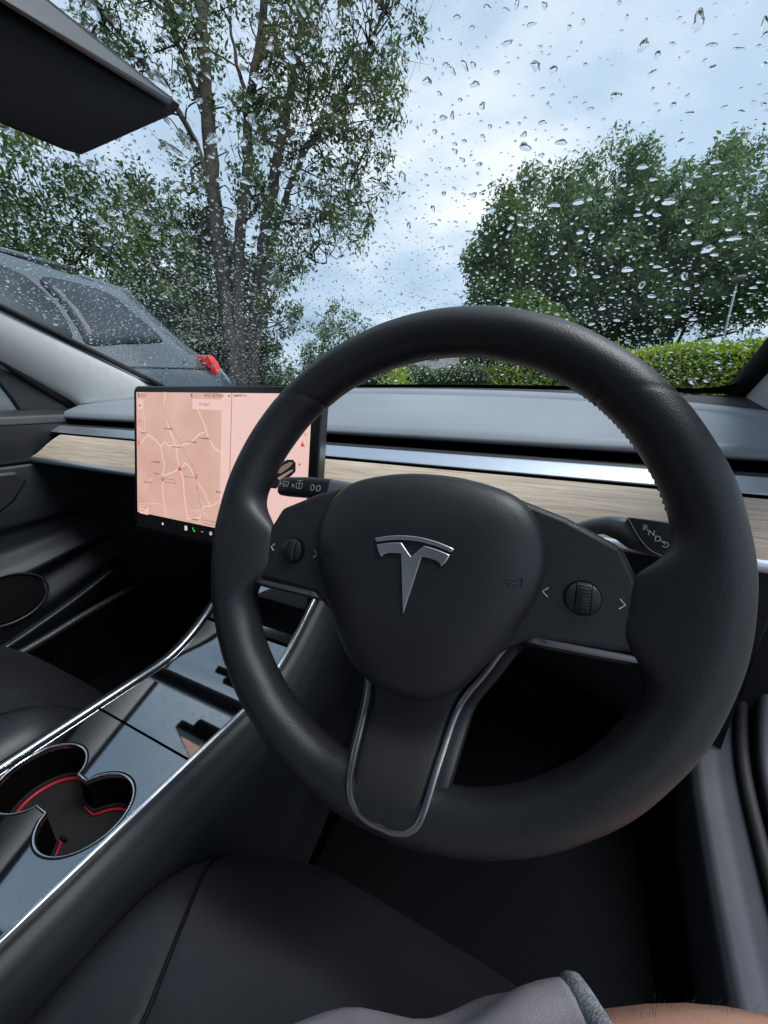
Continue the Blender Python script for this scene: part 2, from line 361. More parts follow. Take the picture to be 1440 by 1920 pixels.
# driver-side kick panel, sill trim and door seal (the driver door stands open)
KC = spline([(-.3, .335), (.2, .338), (.363, .355), (.5, .390), (.611, .436), (.68, .52), (.72, .64), (.73, .78)], 6)
KP = [(.667, -.10), (.669, -.04), (.673, -.012), (.680, -.002), (.690, .001), (.702, .004), (.713, .009), (.720, .012)]
KL = [(p[0], p[1]-.09) for p in KC]
def kick(u, v):
    i = min(len(KC)-1, int(round(u*(len(KC)-1)))); k = v*(len(KP)-1); j = min(len(KP)-2, int(k)); f_ = k-j
    x = KP[j][0]+(KP[j+1][0]-KP[j][0])*f_; h = KP[j][1]+(KP[j+1][1]-KP[j][1])*f_; a = sm(.6, .72, KC[i][0])
    return (x, KC[i][0]-h*a*.8, KC[i][1]+h*(1-a*.6))
for sg in (-1, 1):
    if sg > 0:
        o = grid('kick_panel', kick, len(KL), 22, sillm, car); solid(o, .006)
    o = grid('side_carpet', lambda u, v, sg=sg: (sg*(.665+.01*v), KL[min(len(KL)-1, int(round(u*(len(KL)-1))))][0], .2+(KL[min(len(KL)-1, int(round(u*(len(KL)-1))))][1]-.19)*v), len(KL), 3, carpet, car)
    sp_ = [(sg*.727, p[0]-.010*sm(.6, .72, p[0]), p[1]+.017) for p in KC]
    sweep('door_seal', sp_, circ(.009, 10), (sg, 0, 0), rubber, car)
    sp2 = [(p[0]+sg*.024, p[1]-.004, p[2]-.002) for p in sp_]
    sweep('sill_trim', sp2, rrect(.032, .02, .008), (sg, 0, 0), sealtrim, car)
    sweep('door_seal', [(p[0]+sg*.045, p[1]-.006, p[2]) for p in sp_], circ(.008, 10), (sg, 0, 0), rubber, car)

# ================================================================== dashboard
dash = thing('dashboard', 'wide dashboard with black padded top and long pale wood strip', 'dashboard', (0, .6, .8))
X0, X1 = -.705, .705
def dashfn(prof):
    P = spline(prof, 5)
    def f(u, v, P=P):
        x = X0+(X1-X0)*v; i = min(len(P)-1, int(round(u*(len(P)-1)))); y, z = P[i]
        w = sm(.55, .97, y); k = (x/.7)**2
        return (x, y-(.97-wsb(x))*sm(.5, .97, y)-.085*k*k*sm(.6, .8, y)*(1-sm(.86, .97, y)), z-.016*k*sm(.5, .9, y)-.018*k*k*sm(.6, .8, y)*(1-sm(.86, .97, y)))
    return f, len(P)
def dstrip(name, prof, m, nx=60, parent=dash, th=0, **k):
    f, n = dashfn(prof); o = grid(name, f, n, nx, m, parent, **k)
    return o
dstrip('defroster_panel', [(1.0, .975), (.95, .974), (.90, .970), (.865, .966), (.857, .958)], M('defroster_plastic', (.018, .019, .020), .7, bump=(900, .2)))
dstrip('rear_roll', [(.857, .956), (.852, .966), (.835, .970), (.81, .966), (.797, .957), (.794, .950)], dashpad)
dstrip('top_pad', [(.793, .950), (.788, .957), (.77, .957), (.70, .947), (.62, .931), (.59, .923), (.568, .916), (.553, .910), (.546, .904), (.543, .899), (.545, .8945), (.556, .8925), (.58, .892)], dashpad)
dstrip('vent_slot', [(.58, .8925), (.66, .890), (.68, .882), (.66, .872), (.58, .872), (.545, .874)], slotm)
dstrip('vent_ledge', [(.545, .8745), (.540, .8815), (.530, .8820), (.526, .8795)], plastic)
dstrip('silver_strip', [(.5262, .8793), (.522, .8780), (.5045, .8672), (.5030, .8645)], silver)
dstrip('shadow_gap', [(.5026, .8644), (.506, .862), (.500, .8608)], black)
def wood_end(f, cut=.075):
    def g(u, v):
        x, y, z = f(u, v); return (x, y, z)
    return g
f, n = dashfn([(.500, .8612), (.4975, .8595), (.480, .842), (.462, .820), (.4565, .812)])
def woodf(u, v):
    # the strip narrows to a slanted tip at both ends
    x, y, z = f(u, v); e_ = (1-u)*.07; x = max(-.698+e_, min(.698-e_, x)); return (x, y, z)
setp(grid('wood_trim', woodf, n, 90, wood, dash), 'long pale open-grain wood strip')
dstrip('edge_trim', [(.4566, .8118), (.4535, .808), (.4530, .803), (.456, .799), (.462, .7985)], silver)
dstrip('lower_panel', [(.462, .798), (.50, .79), (.58, .775), (.66, .74), (.69, .66), (.70, .55), (.74, .46), (.82, .40), (.95, .36)], softpad)
for sg in (-1, 1):
    pr = [(.50, .862), (.456, .811), (.462, .798), (.58, .775), (.66, .74), (.70, .55), (.90, .40), (.90, .93), (.70, .93), (.52, .885)]
    prism('end_cap', pr, lambda a, b, sg=sg: (sg*.7055, a-.13*sm(.5, .97, a)*1.0, b-.022*sm(.5, .9, a)), lambda a, b, sg=sg: (sg*.715, a-.13*sm(.5, .97, a), b-.022*sm(.5, .9, a)), softpad, dash)
sweep('glovebox_seam', [(-.62, .6925, .655), (-.15, .6925, .655)], circ(.002, 6), (0, 0, 1), black, dash)

# ================================================================== touchscreen
SW, SH = .345, .222; st = rad(9.97)
Stl = CAM+np.array([-.6102, .3911, .008])
sx_, su_ = Vector((1, 0, 0)), Vector((0, math.sin(st), math.cos(st))); sn_ = sx_.cross(su_)  # towards the cabin
sm_ = Matrix(((sx_.x, su_.x, sn_.x, Stl[0]), (sx_.y, su_.y, sn_.y, Stl[1]), (sx_.z, su_.z, sn_.z, Stl[2]), (0, 0, 0, 1)))
scr = thing('touchscreen', 'large landscape touchscreen showing a pink-tinted road map', 'touchscreen', mat=sm_)
rr_ = [(a+SW/2, b-SH/2) for a, b in rrect(SW, SH, .011, 6)]
prism('bezel', rr_, *flat(-.016, 0), M('screen_bezel', (.006, .006, .007), .25, spec=.5), scr, .0025, 3)
prism('rear_housing', [(a*.9+SW*.05, b*.85-SH*.075) for a, b in rr_], *flat(-.04, -.0165), plastic, scr, .006)
sweep('mount', [(SW/2, -.13, -.03), (SW/2, -.15, -.10), (SW/2, -.16, -.16)], rrect(.09, .05, .015), (0, 1, 0), plastic, scr)
def em(name, col, k=.28):
    m = bpy.data.materials.new(name); m.use_nodes = True; b = m.node_tree.nodes['Principled BSDF']
    b.inputs['Base Color'].default_value = (0, 0, 0, 1); b.inputs['Roughness'].default_value = .3
    b.inputs['Emission Color'].default_value = (*col, 1); b.inputs['Emission Strength'].default_value = k; return m
def map_mat():
    m = em('map_ground', (.8, .5, .4)); t = m.node_tree; b = t.nodes['Principled BSDF']
    tc = t.nodes.new('ShaderNodeTexCoord'); n = t.nodes.new('ShaderNodeTexNoise'); n.inputs['Scale'].default_value = 14; n.inputs['Detail'].default_value = 4
    t.links.new(tc.outputs['Object'], n.inputs['Vector']); r = t.nodes.new('ShaderNodeValToRGB'); el = r.color_ramp.elements
    el[0].position = .3; el[0].color = (.66, .40, .31, 1); el[1].position = .7; el[1].color = (.80, .50, .43, 1)
    t.links.new(n.outputs[0], r.inputs[0]); t.links.new(r.outputs[0], b.inputs['Emission Color']); return m
e_panel = em('screen_panel', (.92, .62, .57)); e_road = em('map_road', (.95, .69, .61)); e_rail = em('map_rail', (.52, .34, .29))
e_ink = em('screen_ink', (.17, .09, .085)); e_soft = em('screen_ink_soft', (.42, .24, .21)); e_card = em('screen_card', (.93, .60, .54))
e_red = em('screen_red', (.75, .06, .07)); e_dock = em('screen_dock', (.004, .004, .005)); e_white = em('screen_white', (.80, .72, .70)); e_green = em('screen_green', (.06, .62, .14))
AX, AY, AW = .0085, -.0095, .323           # lit area
MW = .178                                  # map pane width
def quad(name, x0, y0, x1, y1, z, m, parent): return mesh(name, [(x0, y0, z), (x1, y0, z), (x1, y1, z), (x0, y1, z)], [(0, 1, 2, 3)], m, parent, smooth=False)
disp = quad('display', AX, AY-.184, AX+AW, AY, .0004, e_panel, scr)
mp = quad('map', AX, AY-.184, AX+MW, AY, .0007, map_mat(), disp)
# pixel in the photo -> point on the screen
def spx(x, y):
    r = Vector(ray(x, y)); o = Vector(CAM); p0 = Vector(Stl); t = (p0-o).dot(sn_)/r.dot(sn_); q = o+r*t-p0; return (q.dot(sx_), q.dot(su_))
def ribbon(name, px, w, m, z, parent=disp):
    P = spline([spx(*p) for p in px], 6); V = []; Fc = []
    for i, p in enumerate(P):
        a, b = P[max(0, i-1)], P[min(len(P)-1, i+1)]; d = np.array(b)-np.array(a); d = d/np.linalg.norm(d); q = np.array([-d[1], d[0]])*w/2
        V += [(p[0]+q[0], p[1]+q[1], z), (p[0]-q[0], p[1]-q[1], z)]
    for i in range(len(P)-1): Fc.append((2*i, 2*i+1, 2*i+3, 2*i+2))
    return mesh(name, V, Fc, m, parent, smooth=False)
roads = [
 ([(311, 735), (310, 755), (314, 780), (318, 803), (325, 820), (331, 838), (334, 860), (337, 875), (339, 882), (345, 900), (346, 925), (348, 940), (352, 968), (353, 975)], .0024),
 ([(259, 801), (266, 806), (273, 812), (280, 816), (290, 823), (299, 832), (303, 836), (310, 829), (316, 835), (325, 836), (338, 836), (347, 833), (358, 830), (366, 822), (376, 814), (385, 810)], .0022),
 ([(303, 836), (304, 848), (307, 862), (309, 875), (306, 892), (307, 930), (311, 955), (312, 968)], .0020),
 ([(306, 892), (318, 888), (326, 885), (336, 880)], .0022),
 ([(372, 768), (378, 782), (386, 800), (390, 815), (397, 830), (406, 842), (418, 850), (434, 858)], .0022),
 ([(344, 876), (347, 869), (355, 874), (362, 886), (370, 902), (382, 920), (392, 942), (395, 948)], .0018),
 ([(353, 972), (365, 972), (376, 969), (379, 958), (383, 950), (394, 949), (402, 946), (412, 940)], .0018),
 ([(280, 816), (270, 824), (266, 832)], .0018),
 ([(269, 768), (272, 785), (273, 812)], .0012),
 ([(288, 895), (278, 905), (272, 920)], .0010),
 ([(430, 768), (431, 790), (435, 815), (434, 850)], .0012),
 ([(262, 944), (280, 945), (295, 944), (307, 950)], .0010),
 ([(358, 960), (372, 956), (380, 960), (390, 966)], .0010)]
for px, w in roads: ribbon('road', px, w*.8, e_road, .0010)
ribbon('railway', [(311, 752), (313, 775), (320, 800), (329, 813), (340, 829), (346, 845), (355, 862), (362, 872), (366, 886), (369, 900), (372, 918), (376, 940), (380, 965), (382, 980)], .0013, e_rail, .0012)
def stext(s, x, y, size, m=e_ink, align='CENTER'):
    p = spx(x, y); return text('map_text', s, size, m, disp, (p[0], p[1], .0016), align=align, bold=.00004)
def greek(n, x, y, size, m=e_ink, align='CENTER'):
    # a label too small to read in the photo: a row of letter-sized strokes
    p = spx(x, y); ws_ = [random.uniform(.35, .6)*size for _ in range(n)]; tot = sum(ws_)+(n-1)*size*.14; x0 = p[0]-(tot/2 if align == 'CENTER' else 0); V = []; Fc = []
    for w_ in ws_:
        h0 = random.choice([.28, .28, .42])*size; h1 = random.choice([0, 0, .14])*size; o_ = len(V); q = .17*size
        V += [(x0, p[1]-q-h1+h_, .0016) for h_ in (0,)]+[(x0+w_, p[1]-q-h1, .0016), (x0+w_, p[1]-q+h0, .0016), (x0, p[1]-q+h0, .0016)]; Fc.append((o_, o_+1, o_+2, o_+3)); x0 += w_+size*.14
    return mesh('map_label', V, Fc, m, disp, smooth=False)
for n, x, y in ((9, 317, 804), (3, 263, 789), (6, 272, 812), (8, 333, 838), (9, 385, 822), (9, 361, 829), (8, 293, 866), (5, 296, 888), (7, 279, 904), (3, 347, 879), (6, 367, 974), (4, 412, 922)): greek(n, x, y, .0040)
for n, x, y in ((12, 310, 897), (12, 311, 903), (12, 345, 893)): greek(n, x, y, .0034, e_soft, 'LEFT')
def srect(name, x0, y0, x1, y1, m, z=.0013):
    a, b, c, d = spx(x0, y0), spx(x1, y0), spx(x1, y1), spx(x0, y1)
    w = (b[0]-a[0]); h = .5*((a[1]-d[1])+(b[1]-c[1]))
    return mesh(name, [(p_+a[0]+w/2, q_+a[1]-h/2, z) for p_, q_ in rrect(w, h, min(.0018, w*.2, h*.2), 3)], [tuple(range(16))], m, disp, smooth=False)
srect('search_card', 362, 748, 432, 768, e_card); stext('Navigate', 385, 758, .0058, e_soft)
srect('compass_card', 260, 749, 270, 767, e_card); srect('scale_card', 263, 947, 280, 962, e_card); greek(8, 271, 951, .0032); greek(5, 270, 957, .0032)
srect('divider', 435, 737, 437, 985, e_rail, .0012)
for s, x, y, z in (('14°C', 390, 742, .0062), ('8:19 pm', 411, 742, .0062), ('40 mi', 457, 742, .0056)): stext(s, x, y, z)
greek(6, 271, 740, .0036); greek(5, 270, 744, .0036)
def disc(name, x, y, r, m, z=.0018, n=16, ry=None):
    p = spx(x, y); return mesh(name, [(p[0]+a, p[1]+b, z) for a, b in circ(r, n, ry)], [tuple(range(n))], m, disp, smooth=False)
disc('person_icon', 262, 740, .0016, e_ink); srect('person_icon', 260.6, 742, 263.4, 745, e_ink)
disc('seat_icon', 361, 740, .0014, e_ink); srect('seat_icon', 359.6, 742, 362.6, 745, e_ink); disc('dot_icon', 431.5, 743, .0015, e_ink)
srect('battery_icon', 440, 740, 449.5, 744, e_soft)
def tri(name, pts, m, z=.0019): return mesh(name, [(*spx(*p), z) for p in pts], [tuple(range(len(pts)))], m, disp, smooth=False)
tri('position_arrow', [(339, 873), (343, 883), (335.5, 882)], e_red); tri('compass_icon', [(264.5, 757), (266.5, 762), (262.5, 762)], e_ink)
for x, y, m in ((307, 897, e_ink), (369.5, 893, e_ink), (262, 828, e_red)):
    disc('map_pin', x, y, .0029, m, .0019); disc('map_pin', x, y-.2, .0015, e_card, .0021); tri('map_pin', [(x-1.8, y+2), (x+1.8, y+2), (x, y+6.5)], m, .0019)
srect('rail_sign', 369, 912, 374, 917, e_soft, .0018); srect('rail_sign', 370, 913.5, 373, 915.5, e_card, .002)
greek(11, 396, 977, .0042, e_soft); greek(11, 396, 983, .0042, e_soft)
tri('alert_icon', [(569, 827), (572, 836), (566, 835)], e_red); srect('alert_icon', 565.5, 835, 573, 837.5, e_red); tri('bolt_icon', [(564, 866), (561, 872), (563.5, 872), (562, 877), (566, 870), (563.6, 870)], e_ink)
srect('leaf_icon', 572, 812, 576, 818, em('screen_olive', (.55, .5, .2)), .0014); stext('>', 452, 823, .006, e_soft)
tri('car_graphic', [(505, 915), (510, 890), (522, 872), (540, 862), (551, 862), (556, 868), (556, 884), (548, 892), (530, 905), (520, 916)], em('graphic_dark', (.010, .009, .009)), .0018)
tri('car_graphic', [(520, 886), (532, 873), (546, 866), (552, 868), (545, 876), (528, 888)], em('graphic_glass', (.22, .15, .13)), .0022); tri('car_graphic', [(522, 896), (546, 882), (552, 880), (550, 884), (526, 900)], em('graphic_shine', (.34, .25, .22)), .0022)
dock = quad('dock', AX, AY-.206, AX+AW, AY-.1842, .0004, e_dock, scr)
for nm, x, y, m, kk in (('round', 306, 982, e_white, 0), ('sq', 349.5, 990, e_white, 1), ('dash', 380, 997, e_soft, 2), ('ring', 396, 1000, e_white, 3)):
    p = spx(x, y); z = .0009
    if kk == 0: mesh('dock_icon', [(p[0]+a, p[1]+b, z) for a, b in circ(.0021, 16)], [tuple(range(16))], m, dock, smooth=False)
    if kk == 1: mesh('dock_icon', [(p[0]+a, p[1]+b, z) for a, b in rrect(.0056, .0072, .0013, 3)], [tuple(range(16))], m, dock, smooth=False)
    if kk == 2: mesh('dock_icon', [(p[0]+a, p[1]+b, z) for a, b in rrect(.0046, .0014, .0005, 3)], [tuple(range(16))], m, dock, smooth=False)
    if kk == 3:
        mesh('dock_icon', [(p[0]+a, p[1]+b, z) for a, b in circ(.0027, 18)], [tuple(range(18))], m, dock, smooth=False)
        mesh('dock_icon', [(p[0]+a, p[1]+b+.0005, z+.0002) for a, b in circ(.0012, 12)], [tuple(range(12))], e_dock, dock, smooth=False)
p = spx(364.5, 993); hs = spline([(-.0022, .0028), (-.0016, .0004), (0, -.0014), (.0026, -.0022)], 5)
V = []; Fc = []
for i, q in enumerate(hs):
    wd = .0009+.0007*abs(i/(len(hs)-1)*2-1)**3; V += [(p[0]+q[0]+wd*.7, p[1]+q[1]+wd*.7, .0009), (p[0]+q[0]-wd*.7, p[1]+q[1]-wd*.7, .0009)]
    if i: Fc.append((2*i-2, 2*i-1, 2*i+1, 2*i))
mesh('phone_icon', V, Fc, e_green, dock, smooth=False)

# ================================================================== steering wheel
WC = np.array([.3545, .2358, .8515]); wt = rad(23.86); wy_ = rad(1.94)
wu = Vector((math.cos(wy_), math.sin(wy_), 0)); wv = Vector((-math.sin(wy_)*math.sin(wt), math.cos(wy_)*math.sin(wt), math.cos(wt))); wn = wu.cross(wv)
WM = Matrix(((wu.x, wv.x, wn.x, WC[0]), (wu.y, wv.y, wn.y, WC[1]), (wu.z, wv.z, wn.z, WC[2]), (0, 0, 0, 1)))
WROT = Matrix.Rotation(rad(1.5), 4, 'Z')
wheel = thing('steering_wheel', 'black leather three-spoke steering wheel with silver letter emblem', 'steering wheel', mat=WM @ WROT)
RM, RA, RB = .1655, .0166, .0188
def adist(a, b): return abs((a-b+180) % 360-180)
SEAMS = [(43, -5), (137, 5), (-89, 0)]
def rimf(u, v):
    th = 360*u; ph = 2*math.pi*v; ct, stt = math.cos(rad(th)), math.sin(rad(th))
    a = RA; ci = math.cos(ph); b = RB*math.sin(ph)
    g = max(math.exp(-(adist(th, -5.5)/12.5)**4), math.exp(-(adist(th, 185.5)/12.5)**4)); g3 = math.exp(-(adist(th, 271)/15)**2)*.6
    if ci < 0:
        a = RA+.024*g+.010*g3; b *= (1-.42*g*(-ci)**1.2-.25*g3*(-ci)**1.2)
    r = RM+a*ci
    if math.cos(ph) > -2:
        for s0, sk in SEAMS:
            d = adist(th, s0+sk*math.cos(ph))
            if d < 1.0: r_ = .0013*math.exp(-(d/.32)**2); r -= r_*ci; b -= r_*math.sin(ph)
    # slight hand-made unevenness of the wrapped leather
    r += .00025*math.sin(th*.37)*math.sin(ph*2+th*.05)
    return (r*ct, r*stt, b)
rim = grid('rim', rimf, 540, 44, leather, wheel, closeu=True, closev=True)
# stitches round the inside of the rim
V = []; Fc = []
for i in range(230):
    th = rad(360*i/230)
    if min(adist(360*i/230, -2), adist(360*i/230, 182)) < 20 or adist(360*i/230, 270) < 14: continue
    for j, d in ((-1, -.30), (1, .30)):
        pass
    r = RM-RA*.935; zc_ = -.0045; a0 = th-rad(.52); a1 = th+rad(.52)
    path = [(r*math.cos(a0), r*math.sin(a0), zc_-.0028), ((r-.0004)*math.cos(th), (r-.0004)*math.sin(th), zc_), (r*math.cos(a1), r*math.sin(a1), zc_+.0028)]
    v_, f_ = sweep_mesh(path, circ(.00036, 5), (0.1, .2, 1)); o_ = len(V); V += v_; Fc += [tuple(k+o_ for k in q) for q in f_]
setp(mesh('stitching', V, Fc, stitch, rim), kind='stuff')
half = [(0, .057), (.03, .0545), (.060, .0455), (.0765, .027), (.081, .005), (.0765, -.018), (.064, -.043), (.051, -.064), (.037, -.082), (.019, -.092)]
outl = spline(half+[(0, -.0945)]+[(-a, b) for a, b in half[:0:-1]], 8, True)
def pillow(name, outline, levels, m, parent, ctr=(0, 0)):
    n = len(outline); V = []; Fc = []
    for s, h in levels: V += [(ctr[0]+(p[0]-ctr[0])*s, ctr[1]+(p[1]-ctr[1])*s, h) for p in outline]
    k = len(levels)
    for r in range(k-1):
        for i in range(n): Fc.append((r*n+i, r*n+(i+1) % n, (r+1)*n+(i+1) % n, (r+1)*n+i))
    V.append((ctr[0], ctr[1], levels[-1][1])); Fc += [((k-1)*n+i, (k-1)*n+(i+1) % n, k*n) for i in range(n)]
    return mesh(name, V, Fc, m, parent)
lv = [(1.0, -.012), (1.005, .002), (1.0, .0055), (.985, .0085), (.95, .0115), (.88, .0145), (.76, .0172), (.6, .0192), (.42, .0203), (.2, .0208)]
cover = pillow('airbag_cover', outl, lv, cover_m, wheel, (0, -.015))
def coverz(x, y):    # height of the cover at x,y
    dx_, dy_ = x, y+.015; a = math.atan2(dy_, dx_); best = 1
    R_ = min((abs(((math.atan2(p[1]+.015, p[0])-a+math.pi) % (2*math.pi))-math.pi), math.hypot(p[0], p[1]+.015)) for p in outl)[1]
    s = math.hypot(dx_, dy_)/R_
    for (s0, h0), (s1, h1) in zip(lv[1:], lv[2:]):
        if s1 <= s <= s0: return h0+(h1-h0)*(s0-s)/(s0-s1)
    return lv[-1][1]
# spokes
sp_r = [(.03, .052), (.062, .045), (.09, .036), (.121, .0215), (.1295, .004), (.1345, -.018), (.137, -.0375), (.10, -.0395), (.078, -.041), (.05, -.06), (.03, -.05)]
for sg, lab in ((1, 1), (-1, 0)):
    pts = [(sg*a, b) for a, b in sp_r]
    o = prism('spoke', pts, *flat(-.020, .0035), cover_m, wheel, .004, 3)
    # roller with ribbed middle, in a dark ring
    cx, cy_ = sg*.1025, -.011
    prism('roller_ring', [(cx+a, cy_+b) for a, b in circ(.0103, 32)], *flat(.0025, .0040), black, wheel)
    def rol(x0, x1, name, m, parent, r=.0093, lift=0):
        V = []; Fc = []; nx, ny = 8, 14
        for i in range(nx+1):
            x = x0+(x1-x0)*i/nx; hh = math.sqrt(max(r*r-x*x, 1e-9))
            for j in range(ny+1):
                y = -hh+2*hh*j/ny; V.append((cx+x, cy_+y, .0042+lift+.0042*math.sqrt(max(0, 1-(y*y+x*x*.5)/(r*r)))))
        for i in range(nx):
            for j in range(ny): Fc.append((i*(ny+1)+j, (i+1)*(ny+1)+j, (i+1)*(ny+1)+j+1, i*(ny+1)+j+1))
        return mesh(name, V, Fc, m, parent)
    ro = rol(-.0038, .0038, 'roller', plastic, wheel, lift=.0004)
    for k in range(9):
        y = -.0070+.00175*k; z = .0047+.0042*math.sqrt(max(0, 1-(y*y)/(.0093**2)))
        sweep('rib', [(cx-.0034, cy_+y, z), (cx+.0034, cy_+y, z)], circ(.0003, 6), (0, 0, 1), plastic, ro)
    rol(-.0092, -.0044, 'roller_cap', plastic, ro); rol(.0044, .0092, 'roller_cap', plastic, ro)
    for q in (-1, 1):
        ax_ = cx+q*.0205
        sweep('arrow_mark', [(ax_-q*.0016, cy_+.0028, .00375), (ax_+q*.0014, cy_, .00375), (ax_-q*.0016, cy_-.0028, .00375)], rrect(.0007, .0003, .0001, 1), (0, 0, 1), white_p, wheel, smooth=False)
    # horn mark pressed into the cover
    hx, hy = sg*.0635, -.008; hz = coverz(hx, hy)+.0006
    hp = [(-.0050, .0004), (-.0035, .0012), (.0020, .0014), (.0050, .0030), (.0050, -.0022), (.0020, -.0008), (-.0035, -.0006)]
    sweep('horn_mark', [(hx+sg*a, hy+b, coverz(hx+sg*a, hy+b)+.0002) for a, b in hp], rrect(.0006, .0004, .0001, 1), (0, 0, 1), dark_p, wheel, closed=True, smooth=False)
    sweep('horn_mark', [(hx+sg*a, hy+b, coverz(hx+sg*a, hy+b)+.0002) for a, b in [(-.002, -.0007), (-.002, -.0024), (.0012, -.0024), (.0012, -.0008)]], rrect(.0006, .0004, .0001, 1), (0, 0, 1), dark_p, wheel, smooth=False)
ins = spline([(-.050, -.060), (-.037, -.088), (-.0315, -.106), (-.0275, -.130), (-.0240, -.151), (-.019, -.1605), (-.009, -.1650), (.009, -.1650), (.019, -.1605), (.0240, -.151), (.0275, -.130), (.0315, -.106), (.037, -.088), (.050, -.060)], 5)
ins = [(p[0]+.003, p[1]) for p in ins]
def lsz(y): return -.017+.032*sm(-.095, -.160, y)
HWs = [(-.058, .050), (-.070, .0465), (-.088, .0370), (-.106, .0315), (-.130, .0275), (-.151, .0242), (-.158, .0215), (-.1625, .0165), (-.1648, .009), (-.1655, .001)]
HWs = [(p[0], p[1]*(1-.07*sm(-.065, -.11, p[0]))) for p in spline(HWs, 5)]
def lsp(u, v):
    i = min(len(HWs)-1, int(round(u*(len(HWs)-1)))); y, w = HWs[i]; a = 2*v-1
    return (.003+a*w, y, .0015+lsz(y)-.0012*abs(a)**6)
o = grid('lower_spoke', lsp, len(HWs), 14, M('spoke_insert', (.020, .019, .021), .5, bump=(1200, .1)), wheel); solid(o, .012, -1)
arm = [(.137, -.0395), (.115, -.0403), (.090, -.0408), (.0745, -.0420), (.064, -.0490), (.0510, -.070), (.0390, -.090), (.0340, -.105), (.0300, -.130), (.0266, -.1525), (.021, -.1630), (.010, -.1680), (0, -.1685)]
trim = spline(arm+[(-a, b) for a, b in arm[-2::-1]], 6); trim = [(p[0]*(1-.07*sm(-.065, -.11, p[1]))+.003*sm(-.05, -.1, p[1]), p[1]) for p in trim]
def trz(p): return .0035 if abs(p[0]) > .07 else .0035
sweep('spoke_trim', [(p[0], p[1], -.0035+lsz(p[1])*(1-sm(.060, .085, abs(p[0])))) for p in trim], rrect(.0042, .0150, .0012, 2), (0, 0, 1), satin, wheel, angle=40)
sweep('spoke_trim_back', [(p[0]+(.0045 if p[0] > 0 else -.0045)*min(1, abs(p[0])/.03), p[1]-.0012, -.018+lsz(p[1])*(1-sm(.060, .085, abs(p[0])))) for p in trim], rrect(.010, .022, .003, 2), (0, 0, 1), plastic, wheel, angle=40)
prism('hub_core', circ(.06, 32), *flat(-.05, -.012), plastic, wheel, .004)
# emblem
def E_(x, y): s = .0545/100; return ((x-50)*s, (50-y)*s*.92-.0135)
def arcp(x0, x1, y_end, y_mid, n=16): return [(x, y_mid+(y_end-y_mid)*((x-50)/50)**2) for x in np.linspace(x0, x1, n)]
bar = arcp(0, 100, 9.5, 0)+arcp(97, 3, 15.2, 5.8)
Tm = arcp(4, 35.5, 19, 9.6, 8)+[(50, 27)]+arcp(64.5, 96, 19, 9.6, 8)+[(92.5, 27), (87.5, 33.5)]+[(85.5, 29.5), (82, 27.2), (75, 25.6), (66, 24.6), (63.0, 24.5)]+[(50, 100)]+[(37, 24.5), (34, 24.6), (25, 25.6), (18, 27.2), (14.5, 29.5), (12.5, 33.5), (7.5, 27)]
eb = prism('emblem', [E_(*p) for p in Tm], *flat(.0185, .0224), emb, wheel, .0005, 2)
prism('emblem_bar', [E_(*p) for p in bar], *flat(.0185, .0224), emb, eb, .0005, 2)

# ---- steering column and stalks
colm = thing('steering_column', 'black steering column shroud behind the wheel', 'steering column', mat=WM)
sweep('shroud', [(0, 0, -.045), (0, -.005, -.10), (0, -.02, -.22), (0, -.02, -.34)], rrect(.11, .10, .03, 5), (0, 1, 0), plastic, colm)
def lz(o2, z0, z1): return flat(z0, z1)
stm = M('stalk_plastic', (.040, .043, .050), .40, spec=.5, bump=(1500, .08)); stf = M('stalk_face', (.022, .024, .028), .42, spec=.5, bump=(1500, .08))
def loft(name, stations, m, parent, n=20):
    """stations: (x, yc, zc, half height, half depth)"""
    V = []; Fc = []
    for x, yc, zc_, hh, hd in stations:
        for i in range(n):
            a = 2*math.pi*i/n; c, s = math.cos(a), math.sin(a)
            V.append((x, yc+hh*math.copysign(abs(s)**.7, s), zc_+hd*math.copysign(abs(c)**.7, c)))
    k = len(stations)
    for r in range(k-1):
        for i in range(n): Fc.append((r*n+i, r*n+(i+1) % n, (r+1)*n+(i+1) % n, (r+1)*n+i))
    Fc += [tuple(range(n)), tuple(range((k-1)*n, k*n))]
    return mesh(name, V, Fc, m, parent, angle=60)
wst = thing('wiper_stalk', 'short black wiper stalk printed with washer symbols beside touchscreen', 'stalk', mat=WM)
loft('arm', [(-.02, .030, -.075, .010, .010), (-.06, .040, -.066, .009, .009), (-.075, .0440, -.060, .0092, .009), (-.083, .0450, -.057, .0092, .008)], stm, wst)
loft('collar', [(-.0832, .0450, -.057, .0093, .008), (-.098, .0453, -.055, .0100, .008), (-.112, .0455, -.054, .0104, .0075)], M('stalk_collar', (.16, .17, .20), .38), wst)
loft('paddle', [(-.1122, .0455, -.054, .0104, .0073), (-.135, .0452, -.053, .0104, .007), (-.158, .0435, -.052, .0098, .0068), (-.167, .0428, -.052, .0088, .0060), (-.1695, .0425, -.052, .0070, .0045)], stf, wst)
def mark(path, parent, z, w=.0006, m=white_p, closed=False): return sweep('symbol', [(a, b, z) for a, b in path], rrect(w, .0003, .0001, 1), (0, 0, 1), m, parent, closed=closed, smooth=False)
zf = -.0450; SY = .0045
mark([(a*1.0+.002, (b-.041)*1.25+.0445) for a, b in [(-.168, .0425), (-.1665, .0410), (-.168, .0395)]], wst, zf+.0001)
mark([(a*1.0+.002, (b-.041)*1.25+.0445) for a, b in [(-.1645, .0430), (-.1575, .0432), (-.1585, .0395), (-.1635, .0393)]], wst, zf, closed=True); mark([(a*1.0+.002, (b-.041)*1.25+.0445) for a, b in [(-.163, .0412), (-.1595, .0405)]], wst, zf)
